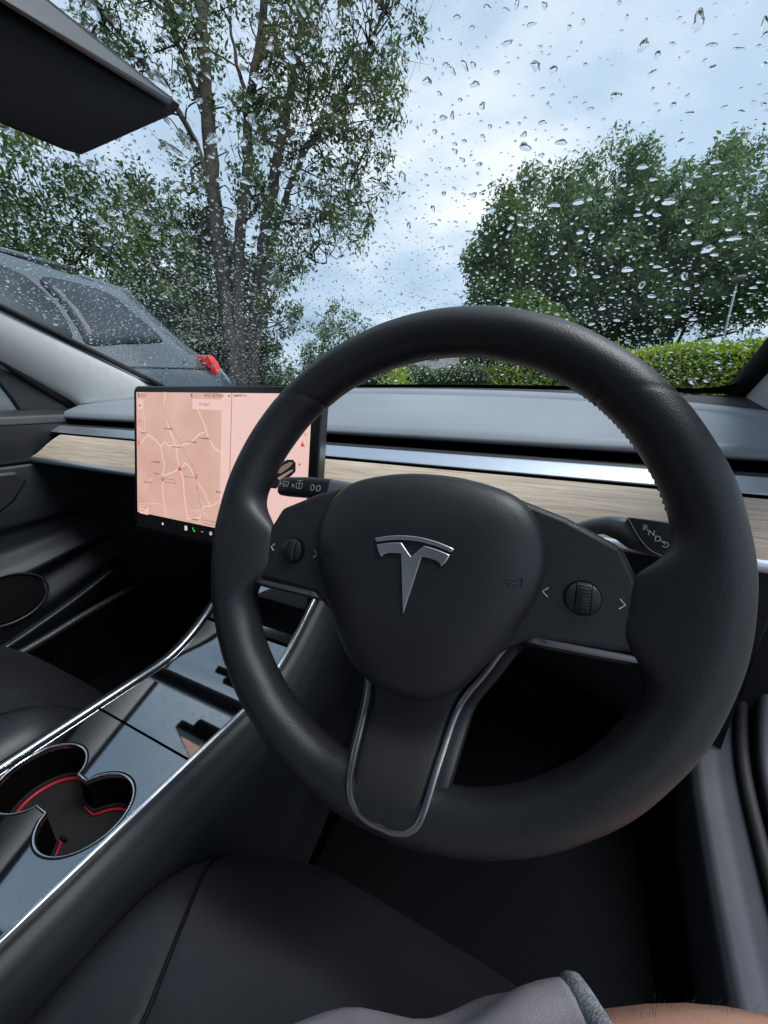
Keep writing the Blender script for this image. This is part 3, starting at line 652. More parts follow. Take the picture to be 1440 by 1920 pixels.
mark([(a*1.0+.002, (b-.041)*1.25+.0445) for a, b in [(-.1535, .0420), (-.1510, .0395)]], wst, zf); mark([(a*1.0+.002, (b-.041)*1.25+.0445) for a, b in [(-.1510, .0420), (-.1535, .0395)]], wst, zf)
mark([(a*1.0+.002, (b-.041)*1.25+.0445) for a, b in [(-.1490, .0430), (-.1415, .0432), (-.1425, .0392), (-.1480, .0390)]], wst, zf, closed=True); mark([(a*1.0+.002, (b-.041)*1.25+.0445) for a, b in [(-.1452, .0390), (-.1452, .0455)]], wst, zf); mark([(a*1.0+.002, (b-.041)*1.25+.0445) for a, b in [(-.148, .0452), (-.1425, .0454)]], wst, zf)
mark([(a*1.0+.002, (b-.041)*1.25+.0445) for a, b in [(-.1300+.0022*math.cos(a), .0410+.0022*math.sin(a)) for a in np.linspace(0, 6.28, 9)[:-1]]], wst, zf, closed=True); mark([(a*1.0+.002, (b-.041)*1.25+.0445) for a, b in [(-.1235+.0022*math.cos(a), .0410+.0022*math.sin(a)) for a in np.linspace(0, 6.28, 9)[:-1]]], wst, zf, closed=True)
gst = thing('gear_stalk', 'curved black drive selector stalk printed R N D above wood strip', 'stalk', mat=WM)
loft('arm', [(.03, .020, -.085, .010, .010), (.078, .029, -.072, .0075, .011), (.095, .0355, -.064, .0062, .011), (.108, .0415, -.059, .0058, .011), (.118, .0440, -.056, .0064, .010), (.126, .0425, -.054, .0082, .0090), (.134, .0395, -.053, .0105, .008), (.145, .0382, -.052, .0115, .0074), (.165, .0375, -.051, .0112, .007), (.176, .0365, -.051, .0095, .006), (.179, .036, -.051, .0070, .004)], M('stalk_arm', (.13, .14, .155), .36, bump=(1500, .06)), gst)
seamc = spline([(.1290, .0500), (.1325, .0440), (.1375, .0362), (.1440, .0295), (.1520, .0262)], 5)
face = [tuple(p) for p in seamc]+[(.165, .0262), (.176, .0275), (.1785, .036), (.176, .0460), (.165, .0488), (.145, .0500)]
prism('printed_face', face, lambda a, b: (a, b, -.0475), lambda a, b: (a, b, -.0438), stf, gst, .001)
sweep('seam', [(p[0]-.0002, p[1], -.0436) for p in seamc], rrect(.0006, .0006, .0002, 1), (0, 0, 1), M('seam_light', (.35, .37, .40), .4), gst)
for s, x, y in (('R', .1400, .0438), ('N', .1437, .0408), ('D', .1476, .0374)): text('letter', s, .0054, white_p, gst, (x, y, -.0435), bold=.00003)
mark([(.1520+.0018*math.cos(a), .0343+.0018*math.sin(a)) for a in np.linspace(-2.6, 2.6, 10)], gst, -.0435, .0005); mark([(.1508, .0364), (.1520, .0343)], gst, -.0435, .0005); mark([(.1500, .0354), (.1500, .0365), (.1489, .0365)], gst, -.0435, .0005)
# ================================================================== rear-view mirror
mir = thing('rear_view_mirror', 'black rear-view mirror housing hanging from the windscreen top', 'mirror', tuple(at(100, 100, d=.27)))
hull = [at(338, 197, d=.307), at(326, 214, d=.306), at(-70, -130, d=.215), at(-80, -52, d=.205), at(152, 291, d=.275), at(120, 282, d=.268), at(-170, 160, d=.205),
        at(330, 190, d=.325), at(215, 225, d=.335), at(60, 160, d=.32), at(-60, 40, d=.27), at(-60, -90, d=.24)]
bm = bmesh.new()
for p in hull: bm.verts.new(tuple(p))
bmesh.ops.convex_hull(bm, input=bm.verts)
bmesh.ops.delete(bm, geom=[v for v in bm.verts if not v.link_faces], context='VERTS')
bmesh.ops.dissolve_limit(bm, angle_limit=rad(8), verts=bm.verts, edges=bm.edges)
me = bpy.data.meshes.new('housing'); bm.to_mesh(me); bm.free(); me.materials.append(M('mirror_housing', (.003, .0035, .0045), .5, spec=.25, bump=(900, .08)))
ho = link(bpy.data.objects.new('housing', me), mir); bevel(ho, .010, 5)
g = [at(322, 191, d=.302), at(318, 197, d=.3015), at(-60, -38, d=.2055), at(-62, -112, d=.2105)]
gc = sum(g)/4; g = [p+(CAM-p)/np.linalg.norm(CAM-p)*.004 for p in g]
mg = mesh('mirror_glass', g, [(0, 1, 2, 3)], M('mirror_silver', (.045, .05, .058), .3, spec=.5), mir, smooth=False); solid(mg, .002)
q0 = at(-20, 150, d=.30); q1 = ws(-.06, .80)-wsn(-.06, .80)*.012
sweep('stem', spline([q0, (q0+q1)/2+np.array([0, .01, .015]), q1], 6), circ(.014, 14), (1, 0, 0), plastic, mir)
prism('foot', circ(.03, 20), lambda a, b: tuple(ws(a-.06, .80+b)-wsn(0, .8)*.003), lambda a, b: tuple(ws(a*.8-.06, .80+b*.8)-wsn(0, .8)*.016), plastic, mir)

# ================================================================== centre console
con = thing('centre_console', 'glossy black centre console with chrome edges and twin cup holder', 'console', (0, 0, .3))
CW = .092
def cz(y): return .550+.145*sm(.30, .60, y)*1.0+.0
def cpath(x, y0, y1, n, dz=0): return [(x, y0+(y1-y0)*i/n, cz(y0+(y1-y0)*i/n)+dz) for i in range(n+1)]
def cpanel(name, y0, y1, n, inset=.0):
    V = []; Fc = []; P = cpath(0, y0, y1, n)
    ring = [(-CW+.003, 0), (-CW+.003, -.006), (CW-.003, -.006), (CW-.003, 0)]
    o = sweep(name, P, [(a, b) for a, b in [(-CW+.005, 0), (CW-.005, 0), (CW-.004, -.001), (CW-.004, -.007), (-CW+.004, -.007), (-CW+.004, -.001)]], (0, 0, 1), gloss, con, angle=30); return o
cpanel('storage_lid', .2135, .3925, 14)
cpanel('charging_pad_lid', .397, .58, 14)
cpanel('armrest_base', -.60, -.02, 2)
# cup holder panel with its opening
CY = .127; R_ = .0405; CXc = .0435
def cup_out(k=1.0, dy=0):
    r = R_*k; pts = []
    for a in np.linspace(38, 322, 40): pts.append((-CXc+r*math.cos(rad(a)), CY+r*math.sin(rad(a))))
    nx, ny = .0075, .0190*k
    pts += [(-nx-.001, CY-ny), (nx+.001, CY-ny)]
    for a in np.linspace(218, 502, 40): pts.append((CXc+r*math.cos(rad(a)), CY+r*math.sin(rad(a))))
    pts += [(nx+.001, CY+ny), (-nx-.001, CY+ny)]
    return pts
bm = bmesh.new(); ol = []
rect = [(-CW+.004, -.018), (CW-.004, -.018), (CW-.004, .2105), (-CW+.004, .2105)]
vo = [bm.verts.new((a, b, .5500)) for a, b in rect]; vi = [bm.verts.new((a, b, .5500)) for a, b in cup_out(1.05)]
ed = [bm.edges.new((vo[i], vo[(i+1) % 4])) for i in range(4)]+[bm.edges.new((vi[i], vi[(i+1) % len(vi)])) for i in range(len(vi))]
bmesh.ops.triangle_fill(bm, use_beauty=True, edges=ed)
me = bpy.data.meshes.new('cup_panel'); bm.normal_update(); bm.to_mesh(me); bm.free(); me.materials.append(gloss)
cp = link(bpy.data.objects.new('cup_panel', me), con); solid(cp, .006, -1)
co = cup_out(1.0); n_ = len(co)
V = [(a, b, .546) for a, b in co]+[(a*.97, CY+(b-CY)*.95, .496) for a, b in co]
mesh('cup_well', V, [(i, (i+1) % n_, n_+(i+1) % n_, n_+i) for i in range(n_)]+[tuple(range(n_, 2*n_))], slotm, con, smooth=False)
sweep('cup_rim', [(a, b, .5468) for a, b in cup_out(1.015)], rrect(.0030, .0070, .0012, 2), (0, 0, 1), chrome, con, closed=True, angle=50)
sweep('cup_rim_shadow', [(a, b, .5487) for a, b in cup_out(1.045)], rrect(.0030, .0030, .0008, 2), (0, 0, 1), black, con, closed=True, angle=50)
for sg in (-1, 1):
    P = cpath(sg*(CW+.0005), -.60, .60, 60, .001)
    sweep('chrome_strip', P, rrect(.0062, .009, .0022, 3), (0, 0, 1), chrome, con, angle=50)
    sweep('chrome_gap', [(p[0]-sg*.0042, p[1], p[2]-.001) for p in P], rrect(.0022, .004, .0008, 1), (0, 0, 1), black, con)
    def side(u, v, sg=sg):
        y = -.60+1.22*u; z0 = cz(y)-.001; p = [(.0955, 0.003), (.102, .0035), (.110, -.002), (.120, -.018), (.130, -.05), (.137, -.10), (.140, -.17), (.142, -.34)]
        k = v*(len(p)-1); i = min(len(p)-2, int(k)); f_ = k-i
        return (sg*(p[i][0]+(p[i+1][0]-p[i][0])*f_), y, z0+p[i][1]+(p[i+1][1]-p[i][1])*f_)
    grid('side_panel', side, 50, 22, softpad, con)
prism('armrest', rrect(.19, .40, .03), lambda a, b: (a, b-.32, .556), lambda a, b: (a*.97, b-.32, .61), seat_l, con, .012, 3)

# ================================================================== cup mat
cm = thing('cup_mat', 'black rubber cup holder mat edged in red', 'cup mat', (0, CY, .497))
mo = cup_out(.93); mo = [(a*.985, CY+(b-CY)*.97) for a, b in mo]
prism('mat', mo, *flat(.497, .4995), matm, cm, .0006)
sweep('red_edge', [(a*.985, CY+(b-CY)*.98, .5010) for a, b in mo], circ(.0021, 8), (0, 0, 1), red, cm, closed=True)
sweep('raised_lip', [(a, b, .5035) for a, b in [(p[0]*1.01, CY+(p[1]-CY)*1.02) for p in mo]], rrect(.0018, .009, .0006, 1), (0, 0, 1), matm, cm, closed=True)
prism('tab', rrect(.010, .0035, .0012), lambda a, b: (a+.006, b+CY-.012, .4995), lambda a, b: (a*.9+.006, b*.9+CY-.012, .5030), black, cm)

# ================================================================== seats
def seat(name, label, cx, front, top, seam=True):
    t = thing(name, label, 'seat', (cx, -.15, .25))
    HX, HY = .248, .30; cy0 = front-HY
    def hz(xn, yn):       # normalised plan position
        r = (abs(xn)**4.2+abs(yn)**4.2)**(1/4.2)
        z = (max(0, 1-r**5))**.42*.115
        bol = .018*sm(.55, .92, abs(xn))*(1-sm(.5, 1, yn))
        dish = -.010*(1-min(1, (xn/.6)**2))*(1-sm(.1, .95, yn))
        # front edge rolls over
        roll_ = -.045*sm(.45, 1.0, yn)**1.6
        g = 0
        if seam:
            sx_n = float(np.interp(yn, [-1, 0, .2, .38, .55, .70, .85, 1], [.50, .50, .52, .58, .68, .79, .87, .92]))
            d = (abs(xn)-sx_n)*HX; g = -.0012*math.exp(-(d/.006)**2)*sm(-.9, -.7, yn)
        return top-.115+z+bol+dish+roll_+g
    def fn(u, v):
        r = v; a = 2*math.pi*u; c, s = math.cos(a), math.sin(a); k = (abs(c)**4.2+abs(s)**4.2)**(-1/4.2)
        xn, yn = c*k*r, s*k*r
        return (cx+xn*HX, cy0+yn*HY, hz(xn, yn))
    grid('cushion', lambda u, v: fn(u, v**.62), 300, 110, seat_l, t, closeu=True)
    # skirt
    def sk(u, v):
        x, y, z = fn(u, 1.0); s = 1-.05*v; return (cx+(x-cx)*s, cy0+(y-cy0)*s, z+.002-.14*v)
    grid('skirt', sk, 120, 6, softpad, t, closeu=True)
    sweep('piping', [tuple(np.array(fn(i/160, .992))+np.array([0, 0, -.004])) for i in range(160)], circ(.0022, 6), (0, 0, 1), seat_l, t, closed=True)
    for sg in (-1, 1):
        sw = []
        for q in np.linspace(-.8, .93, 60):
            xn = sg*float(np.interp(q, [-1, 0, .2, .38, .55, .70, .85, 1], [.50, .50, .52, .58, .68, .79, .87, .92])); sw.append((cx+xn*HX, cy0+q*HY, hz(xn, q)+.0006))
        sweep('seam', sw, circ(.0019, 6), (0, 0, 1), black, t)
    # backrest and headrest, behind the view
    def bk(u, v):
        a = 2*math.pi*u; b = math.pi*(v-.5); c, s = math.cos(a), math.sin(a); e_ = lambda q, p: math.copysign(abs(q)**p, q)
        X = .25*e_(math.cos(b), .4)*e_(c, .5); Z = .36*e_(math.sin(b), .5); Yb = .07*e_(math.cos(b), .5)*e_(s, .6)
        return (cx+X*(1-.12*(Z/.36)), cy0-.34+Yb-(Z+.36)*.32, top+.30+Z)
    grid('backrest', bk, 48, 32, seat_l, t, closeu=True)
    def hd(u, v):
        a = 2*math.pi*u; b = math.pi*(v-.5); e_ = lambda q, p: math.copysign(abs(q)**p, q)
        return (cx+.12*e_(math.cos(b), .4)*e_(math.cos(a), .5), cy0-.60+.045*e_(math.cos(b), .5)*e_(math.sin(a), .6), top+.74+.09*e_(math.sin(b), .5))
    grid('headrest', hd, 32, 20, seat_l, t, closeu=True)
    box('base', (cx-.19, cy0-.25, .20), (cx+.19, cy0+.20, top-.12), black, t, .01)
    return t
seat('driver_seat', 'black leather driver seat cushion with stitched side bolster under the wheel', .362, .258, .537)
seat('passenger_seat', 'empty black leather passenger seat beside the glossy console', -.385, .31, .535)

# ================================================================== passenger door
door = thing('passenger_door', 'black passenger door panel with speaker grille and rain-spotted window', 'car door', (-.7, .0, .4))
DP = [(-.752, .915), (-.735, .917), (-.712, .914), (-.694, .903), (-.688, .885), (-.690, .850), (-.696, .810), (-.6965, .8005), (-.703, .799), (-.7035, .796), (-.697, .7945), (-.694, .76), (-.690, .70), (-.692, .66), (-.703, .64), (-.705, .60), (-.690, .565), (-.676, .54), (-.698, .50), (-.670, .44), (-.68, .40), (-.69, .33)]
def dfn(u, v):
    k = v*(len(DP)-1); i = min(len(DP)-2, int(k)); f_ = k-i; x = DP[i][0]+(DP[i+1][0]-DP[i][0])*f_; z = DP[i][1]+(DP[i+1][1]-DP[i][1])*f_
    y = .62-1.1*u
    # armrest sweeps up towards the front; pocket line falls towards the rear
    if z < .70: z = z+.14*sm(.30, .62, y)*(.70-z)/.37*.8
    return (x, y, z)
grid('panel', dfn, 60, 22*5, softpad, door)
box('outer_skin', (-.86, -.52, .22), (-.765, .64, .895), M('car_paint_black', (.02, .021, .024), .2, coat=1.), door, .01)
box('inner_frame', (-.764, -.50, .205), (-.715, .66, .60), black, door, 0)
sweep('top_roll_seam', [(-.6885, .60-.05*i, .886) for i in range(20)], circ(.0015, 6), (0, 0, 1), black, door)
# sail panel with the mirror base, in front of the side window
sail = [(.60, .905), (.588, .925), (.562, .950), (.51, .982), (.455, 1.012), (.43, 1.022), (.445, .98), (.462, .94), (.470, .914)]
prism('sail_panel', sail, lambda a, b: (-.728-.03*(b-.9), a, b), lambda a, b: (-.745-.03*(b-.9), a, b), plastic, door, .004)
win = [(.600, .905), (.46, 1.02), (.33, 1.09), (.13, 1.185), (-.08, 1.262), (-.45, 1.30), (-.46, .905)]
wo_ = mesh('window', [(-.748+.16*max(0, b-.905), a, b) for a, b in win], [tuple(range(len(win)))], clear_glass, door, smooth=False); solid(wo_, .004)
sweep('window_frame', [(-.742+.16*max(0, b-.905), a, b) for a, b in win[:-1]], rrect(.02, .03, .006), (1, 0, 0), rubber, door)
pk = [(.42, .782), (.435, .76), (.40, .715), (.33, .67), (.20, .64), (.0, .63), (-.2, .64), (-.2, .785), (.1, .79), (.30, .79)]
prism('pull_recess', pk, lambda a, b: (-.700, a, b), lambda a, b: (-.688, a, b), plastic, door, .006)
def spk(a, b, d): return (-.664+d, .33+a, .505+b)
prism('speaker_grille', circ(.075, 36, .055), lambda a, b: spk(a, b, -.012), lambda a, b: spk(a, b, -.002), black, door, .004)
sweep('speaker_ring', [spk(a, b, -.001) for a, b in circ(.078, 40, .058)], circ(.003, 8), (1, 0, 0), plastic, door, closed=True)
sweep('map_pocket', spline([(-.640, .56, .50), (-.640, .40, .44), (-.640, .2, .39), (-.645, -.1, .36)], 6), rrect(.012, .02, .005), (1, 0, 0), softpad, door)
# carpet edge in the passenger footwell
sweep('floor_edge', spline([(-.60, .66, .47), (-.60, .60, .445), (-.60, .45, .425), (-.60, .30, .40), (-.60, .0, .37)], 6), circ(.010, 10), (0, 0, 1), softpad, car)
mt = mesh('footwell_mat', [(-.58, .05, .215), (-.16, .05, .215), (-.16, .80, .25), (-.58, .80, .25)], [(0, 1, 2, 3)], carpet, car, smooth=False); solid(mt, .012)
mt = mesh('footwell_mat', [(.16, .05, .215), (.63, .05, .215), (.63, .80, .25), (.16, .80, .25)], [(0, 1, 2, 3)], carpet, car, smooth=False); solid(mt, .012)

# ================================================================== person (sits sideways, legs towards the open door)
per = thing('person', 'person in grey shorts sitting sideways on the driver seat', 'person', (.35, 0, .52))
def skinmesh(name, verts, edges, radii, m, parent, root=0, sub=2):
    me = bpy.data.meshes.new(name); me.from_pydata(verts, edges, []); me.materials.append(m)
    o = link(bpy.data.objects.new(name, me), parent)
    o.modifiers.new('skin', 'SKIN'); 
    for i, r in enumerate(radii): me.skin_vertices[0].data[i].radius = r if isinstance(r, tuple) else (r, r)
    me.skin_vertices[0].data[root].use_root = True
    s = o.modifiers.new('sub', 'SUBSURF'); s.levels = s.render_levels = sub
    o.modifiers['skin'].use_smooth_shade = True; return o
hipL, kneeL, ankL = (.27, -.055, .573), (.70, .205, .644), (.90, .26, .16)
hipR, kneeR, ankR = (.26, -.26, .575), (.70, -.20, .590), (.92, -.14, .13)
def mix(a, b, t): return tuple(np.array(a)*(1-t)+np.array(b)*t)
body = skinmesh('body', [(.20, -.19, .60), hipL, mix(hipL, kneeL, .35), tuple(np.array(mix(hipL, kneeL, .7))+np.array([0, -.002, -.006])), tuple(np.array(kneeL)+np.array([0, 0, -.07])), mix(kneeL, ankL, .35), mix(kneeL, ankL, .75), ankL, (1.01, .29, .06), (1.08, .31, .05),
                          hipR, mix(hipR, kneeR, .35), mix(hipR, kneeR, .7), kneeR, mix(kneeR, ankR, .35), mix(kneeR, ankR, .75), ankR, (1.02, -.2, .06), (1.09, -.2, .05), (.17, -.22, .70)],
        [(0, 1), (1, 2), (2, 3), (3, 4), (4, 5), (5, 6), (6, 7), (7, 8), (8, 9), (0, 10), (10, 11), (11, 12), (12, 13), (13, 14), (14, 15), (15, 16), (16, 17), (17, 18), (0, 19)],
        [.11, .077, .080, .081, .053, .054, .04, .036, .035, .025, .085, .074, .064, .056, .056, .04, .036, .035, .025, .125], skin_m, per)
# shorts: a loose sleeve round each thigh ending in a rolled hem
def shorts_leg(hip, knee, t1, name):
    A, B = np.array(hip), np.array(knee); d = B-A; d /= np.linalg.norm(d); u = np.cross(d, [0, 0, 1]); u /= np.linalg.norm(u); w = np.cross(u, d)
    nn = random.random()*6
    def f_(a, t):
        c = A+(B-A)*(t*t1-.12); r = .092-.014*t
        fold = .0035*math.sin(a*3+t*9+nn)+.0035*abs(math.sin(a*4-t*10+nn*2))**2+.0025*math.sin(a*2+t*23)-.004*math.exp(-((t-.45-.1*math.sin(a*2))/.04)**2)+.003*math.exp(-((t-.38-.1*math.sin(a*2))/.05)**2)
        return c+u*(r*1.02+fold)*math.cos(a)+w*(r*.88+fold)*math.sin(a)
    o = grid(name, lambda p_, q_: f_(2*math.pi*p_, q_), 60, 40, shorts_m, body, closeu=True); solid(o, .003, 1)
    hem = [f_(2*math.pi*i/80, 1.0) for i in range(80)]
    sweep('hem', hem, circ(.0052, 8, .0075), d, hem_m, body, closed=True)
shorts_leg(hipL, kneeL, .71, 'shorts'); shorts_leg(hipR, kneeR, .71, 'shorts')
def belt(u, v):
    a = 2*math.pi*u; r = .155+.01*math.sin(5*a); return (.19+r*math.cos(a)*.95, -.21+r*1.05*math.sin(a), .54+.17*v)
grid('shorts', belt, 40, 8, shorts_m, body, closeu=True)
# leg hair past the hem
V = []; Fc = []
A, B = np.array(hipL), np.array(kneeL); d = (B-A)/np.linalg.norm(B-A)
bpy.context.view_layer.update(); eo = body.evaluated_get(bpy.context.evaluated_depsgraph_get()); em_ = eo.to_mesh(); off_ = np.array(per.location)+np.array(body.location)
cand = [(np.array(p.center)+off_, np.array(p.normal), p.area) for p in em_.polygons]; eo.to_mesh_clear()
cand = [(c, n_, a_) for c, n_, a_ in cand if .56 < (c-A)@d/np.linalg.norm(B-A) < .98 and c[1] > -.05 and n_[2] > -.2]
for i in range(420):
    c, nrm, a_ = random.choice(cand); l = random.uniform(.004, .008); side = np.cross(nrm, d)
    p0 = c-nrm*.001+d*random.uniform(-.006, .006)+side*random.uniform(-.006, .006); dr = d*random.uniform(.2, 1.0)+side*random.uniform(-.6, .6)
    P = [p0, p0+(nrm*.7+dr*.4)*l*.5, p0+(nrm*.75+dr*1.0)*l]
    v_, f_ = sweep_mesh(P, circ(.00011, 3), (.3, .2, .9), taper=lambda q: 1-.8*q); o_ = len(V); V += v_; Fc += [tuple(k+o_ for k in q) for q in f_]
setp(mesh('leg_hair', V, Fc, hair_m, body), kind='stuff')

# ================================================================== parked SUV (reversed the other way, tail level with our bonnet)
SX = -1.86
suv = thing('parked_suv', 'wet dark grey parked SUV with red tail light seen through windscreen', 'SUV', (SX-.9, 0, 0))
paint = M('wet_paint', (.075, .093, .108), .22, metal=.4, coat=1., bump=(95, .3), var=(40, (.09, .108, .122)), kind='voronoi')
paint.node_tree.nodes['Bump'].inputs['Distance'].default_value = .0012
sglass = M('suv_glass', (.040, .048, .058), .22, spec=.15, bump=(120, .1))
def SUVsec(y):
    """half section at station y: list of (offset inward from side, z)"""
    rear = sm(1.55, 2.12, y)            # tailgate slope
    front = sm(-1.6, -2.6, y)
    roof = 1.625-.05*sm(.9, 1.7, y)-.02*sm(.2, -.9, y)
    if y > 1.72: roof = 1.575-(y-1.72)*.74
    roof = max(roof, 1.235-.25*sm(2.20, 2.34, y))
    hood = sm(-.95, -1.75, y); roof = roof*(1-hood)+1.10*hood
    belt = 1.165-.02*sm(1.2, -1, y); belt = min(belt, roof-.03)
    inr = .045*rear+.12*sm(2.14, 2.36, y)
    t = [(.09, .22), (.02, .30), (.012+inr*.6, .50), (0+inr*.6, .72), (.0+inr*.6, .95), (.012+inr*.7, 1.06), (.030+inr*.8, belt-.05), (.055+inr, belt)]
    up = roof-belt
    t += [(.055+inr+.20*(k/4)**1.15, belt+up*.92*k/4) for k in (1, 2, 3, 4)]
    t += [(.055+inr+.26, roof-.012), (.055+inr+.38, roof+.006), (.95, roof+.022)]
    return t
stn = [2.36, 2.33, 2.28, 2.22, 2.16, 2.08, 2.0, 1.9, 1.8, 1.72, 1.66, 1.6, 1.45, 1.25, 1.05, .85, .6, .3, 0, -.3, -.6, -.9, -1.1, -1.3, -1.5, -1.75, -2.0, -2.3, -2.5, -2.6]
secs = [SUVsec(y) for y in stn]
def suvp(side, i, j): d, z = secs[i][j]; return ((SX-d) if side > 0 else (SX-1.9+d), stn[i], z)
V = []; Fc = []; k = len(secs[0])
for i in range(len(stn)):
    V += [suvp(1, i, j) for j in range(k)]+[suvp(-1, i, j) for j in range(k-1, -1, -1)]
kk = 2*k
for i in range(len(stn)-1):
    for j in range(kk-1): Fc.append((i*kk+j, (i+1)*kk+j, (i+1)*kk+j+1, i*kk+j+1))
Fc += [tuple(range(kk)), tuple(range((len(stn)-1)*kk, len(stn)*kk))]
mesh('body', V, Fc, paint, suv, angle=40)
def sidep(y, z, out=.004):
    s = SUVsec(y); zs = [q[1] for q in s[:12]]; d = np.interp(z, zs, [q[0] for q in s[:12]]); return (SX-d+out, y, z)
def spanel(name, pts, m, out=.004, dep=.010, parent=suv):
    P = spline(pts, 5, True); n = len(P); V = [sidep(p[0], p[1], out) for p in P]; cxy = np.mean(P, 0)
    rings = [V]
    for f_ in (.66, .33): rings.append([sidep(cxy[0]+(p[0]-cxy[0])*f_, cxy[1]+(p[1]-cxy[1])*f_, out) for p in P])
    VV = sum(rings, [])+[sidep(*cxy, out)]; Fc = []
    for r in range(2): Fc += [(r*n+i, r*n+(i+1) % n, (r+1)*n+(i+1) % n, (r+1)*n+i) for i in range(n)]
    Fc += [(2*n+i, 2*n+(i+1) % n, 3*n) for i in range(n)]
    o = mesh(name, VV, Fc, m, parent); solid(o, dep, -1 if False else 0); return o, V
def px2(pxs): 
    out = []
    for x, y in pxs:
        X = SX-.12
        for _ in range(4):
            q = at(x, y, X=X); X = sidep(q[1], q[2], 0)[0]
        out.append((q[1], q[2]))
    return out
# rear quarter window, rear door window, front door window
wq = px2([(76, 524), (140, 532), (205, 553), (250, 590), (300, 634), (290, 641), (230, 643), (168, 645), (150, 620), (118, 572)])
w2 = px2([(66, 523), (30, 514)])
def rim_line(V, m=rubber, r=.005, parent=suv): sweep('window_seal', V, circ(r, 8), (1, 0, 0), m, parent, closed=True)
o, V = spanel('window', wq, sglass); rim_line(V, parent=o)
yb, zb = wq[7]; yt, zt = wq[0]
w_r = [(yt-.07, zt-.005), (yb-.10, zb-.01), (yb-.55, zb-.015), (yb-1.0, zb-.02), (yb-1.0, zt+.02), (yt-.5, zt+.035)]
o, V = spanel('window', w_r, sglass); rim_line(V, parent=o)
w_f = [(y-1.05, z-.005) for y, z in [(yb+.0, zt+.01), (yb+.0, zb), (yb-.7, zb-.01), (yb-.9, zb+.0), (yb-.4, zt)]]
o, V = spanel('window', w_f, sglass); rim_line(V, parent=o)
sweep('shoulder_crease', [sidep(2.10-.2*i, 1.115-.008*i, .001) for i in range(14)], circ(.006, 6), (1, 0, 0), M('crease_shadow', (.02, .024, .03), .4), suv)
sweep('door_gap', [sidep(1.28-.04*i, 1.14-.10*i, .001) for i in range(8)], circ(.004, 6), (1, 0, 0), black, suv)
sweep('roof_bar', [(SX-.32, 1.45-.2*i, 1.605+.014*math.sin(i/9*3)) for i in range(12)], rrect(.03, .025, .008), (0, 0, 1), M('roof_bar_grey', (.12, .13, .15), .3, metal=.6), suv)
prism('spoiler', [(-.62, 1.50), (-.64, 1.76), (-.60, 1.79), (.60, 1.79), (.64, 1.76), (.62, 1.50)], lambda a, b: (SX-.95+a*1.02, b, 1.572-.10*(b-1.5)), lambda a, b: (SX-.95+a, b, 1.598-.12*(b-1.5)), paint, suv, .006)
rw = grid('rear_window', lambda u, v: (SX-.95+(-.56+1.12*u)*(1+.06*v), 1.775+.33*v, 1.540-.245*v+.014), 8, 5, sglass, suv); solid(rw, .006)
tlm = M('tail_light_red', (.62, .012, .02), .12, coat=1., bump=(120, .25)); tlm.node_tree.nodes['Principled BSDF'].inputs['Emission Color'].default_value = (.8, .02, .03, 1); tlm.node_tree.nodes['Principled BSDF'].inputs['Emission Strength'].default_value = .12
tp = px2([(386, 664), (402, 668), (414, 684), (417, 700), (409, 701), (398, 686)])
for sg in (1, -1):
    P = spline([(at(x, y, X=SX-.02)[1], at(x, y, X=SX-.02)[2]) for x, y in [(389, 667), (401, 669), (411, 683), (414, 699), (408, 700), (399, 686)]], 5, True)
    pos = lambda y, z, o_: ((SX-o_) if sg > 0 else (SX-1.9+o_), y, z)
    n = len(P); V = [pos(p[0], p[1], .02) for p in P]+[pos(p[0], p[1], .22) for p in P]
    tl = mesh('tail_light', V, [tuple(range(n)), tuple(range(n, 2*n))]+[(i, (i+1) % n, n+(i+1) % n, n+i) for i in range(n)], tlm, suv, smooth=False); bevel(tl, .006)
box('rear_bumper', (SX-1.80, 2.26, .42), (SX-.10, 2.42, .72), M('bumper_grey', (.03, .032, .035), .5, bump=(300, .2)), suv, .04)
box('number_plate', (SX-1.21, 2.345, .80), (SX-.69, 2.375, .91), M('plate_yellow', (.65, .5, .05), .4), suv, .004)
tyre = M('tyre', (.015, .015, .016), .8, bump=(80, .5)); alloy = M('alloy', (.45, .46, .48), .3, metal=1)
for yy in (1.35, -1.55):
    for sx in (SX-.03, SX-1.87):
        sg = 1 if sx > SX-1 else -1
        w_ = grid('tyre', lambda u, v, yy=yy, sx=sx: (sx-.11*sg+.11*math.cos(2*math.pi*v)*1.0, yy+(.29+.075*math.sin(2*math.pi*v))*math.cos(2*math.pi*u), .365+(.29+.075*math.sin(2*math.pi*v))*math.sin(2*math.pi*u)), 36, 12, tyre, suv, closeu=True, closev=True); w_.name = 'wheel'
        prism('rim', circ(.235, 30), lambda a, b: (sx-.10*sg, yy+a, .365+b), lambda a, b: (sx+.0*sg, yy+a, .365+b), alloy, w_, .01)

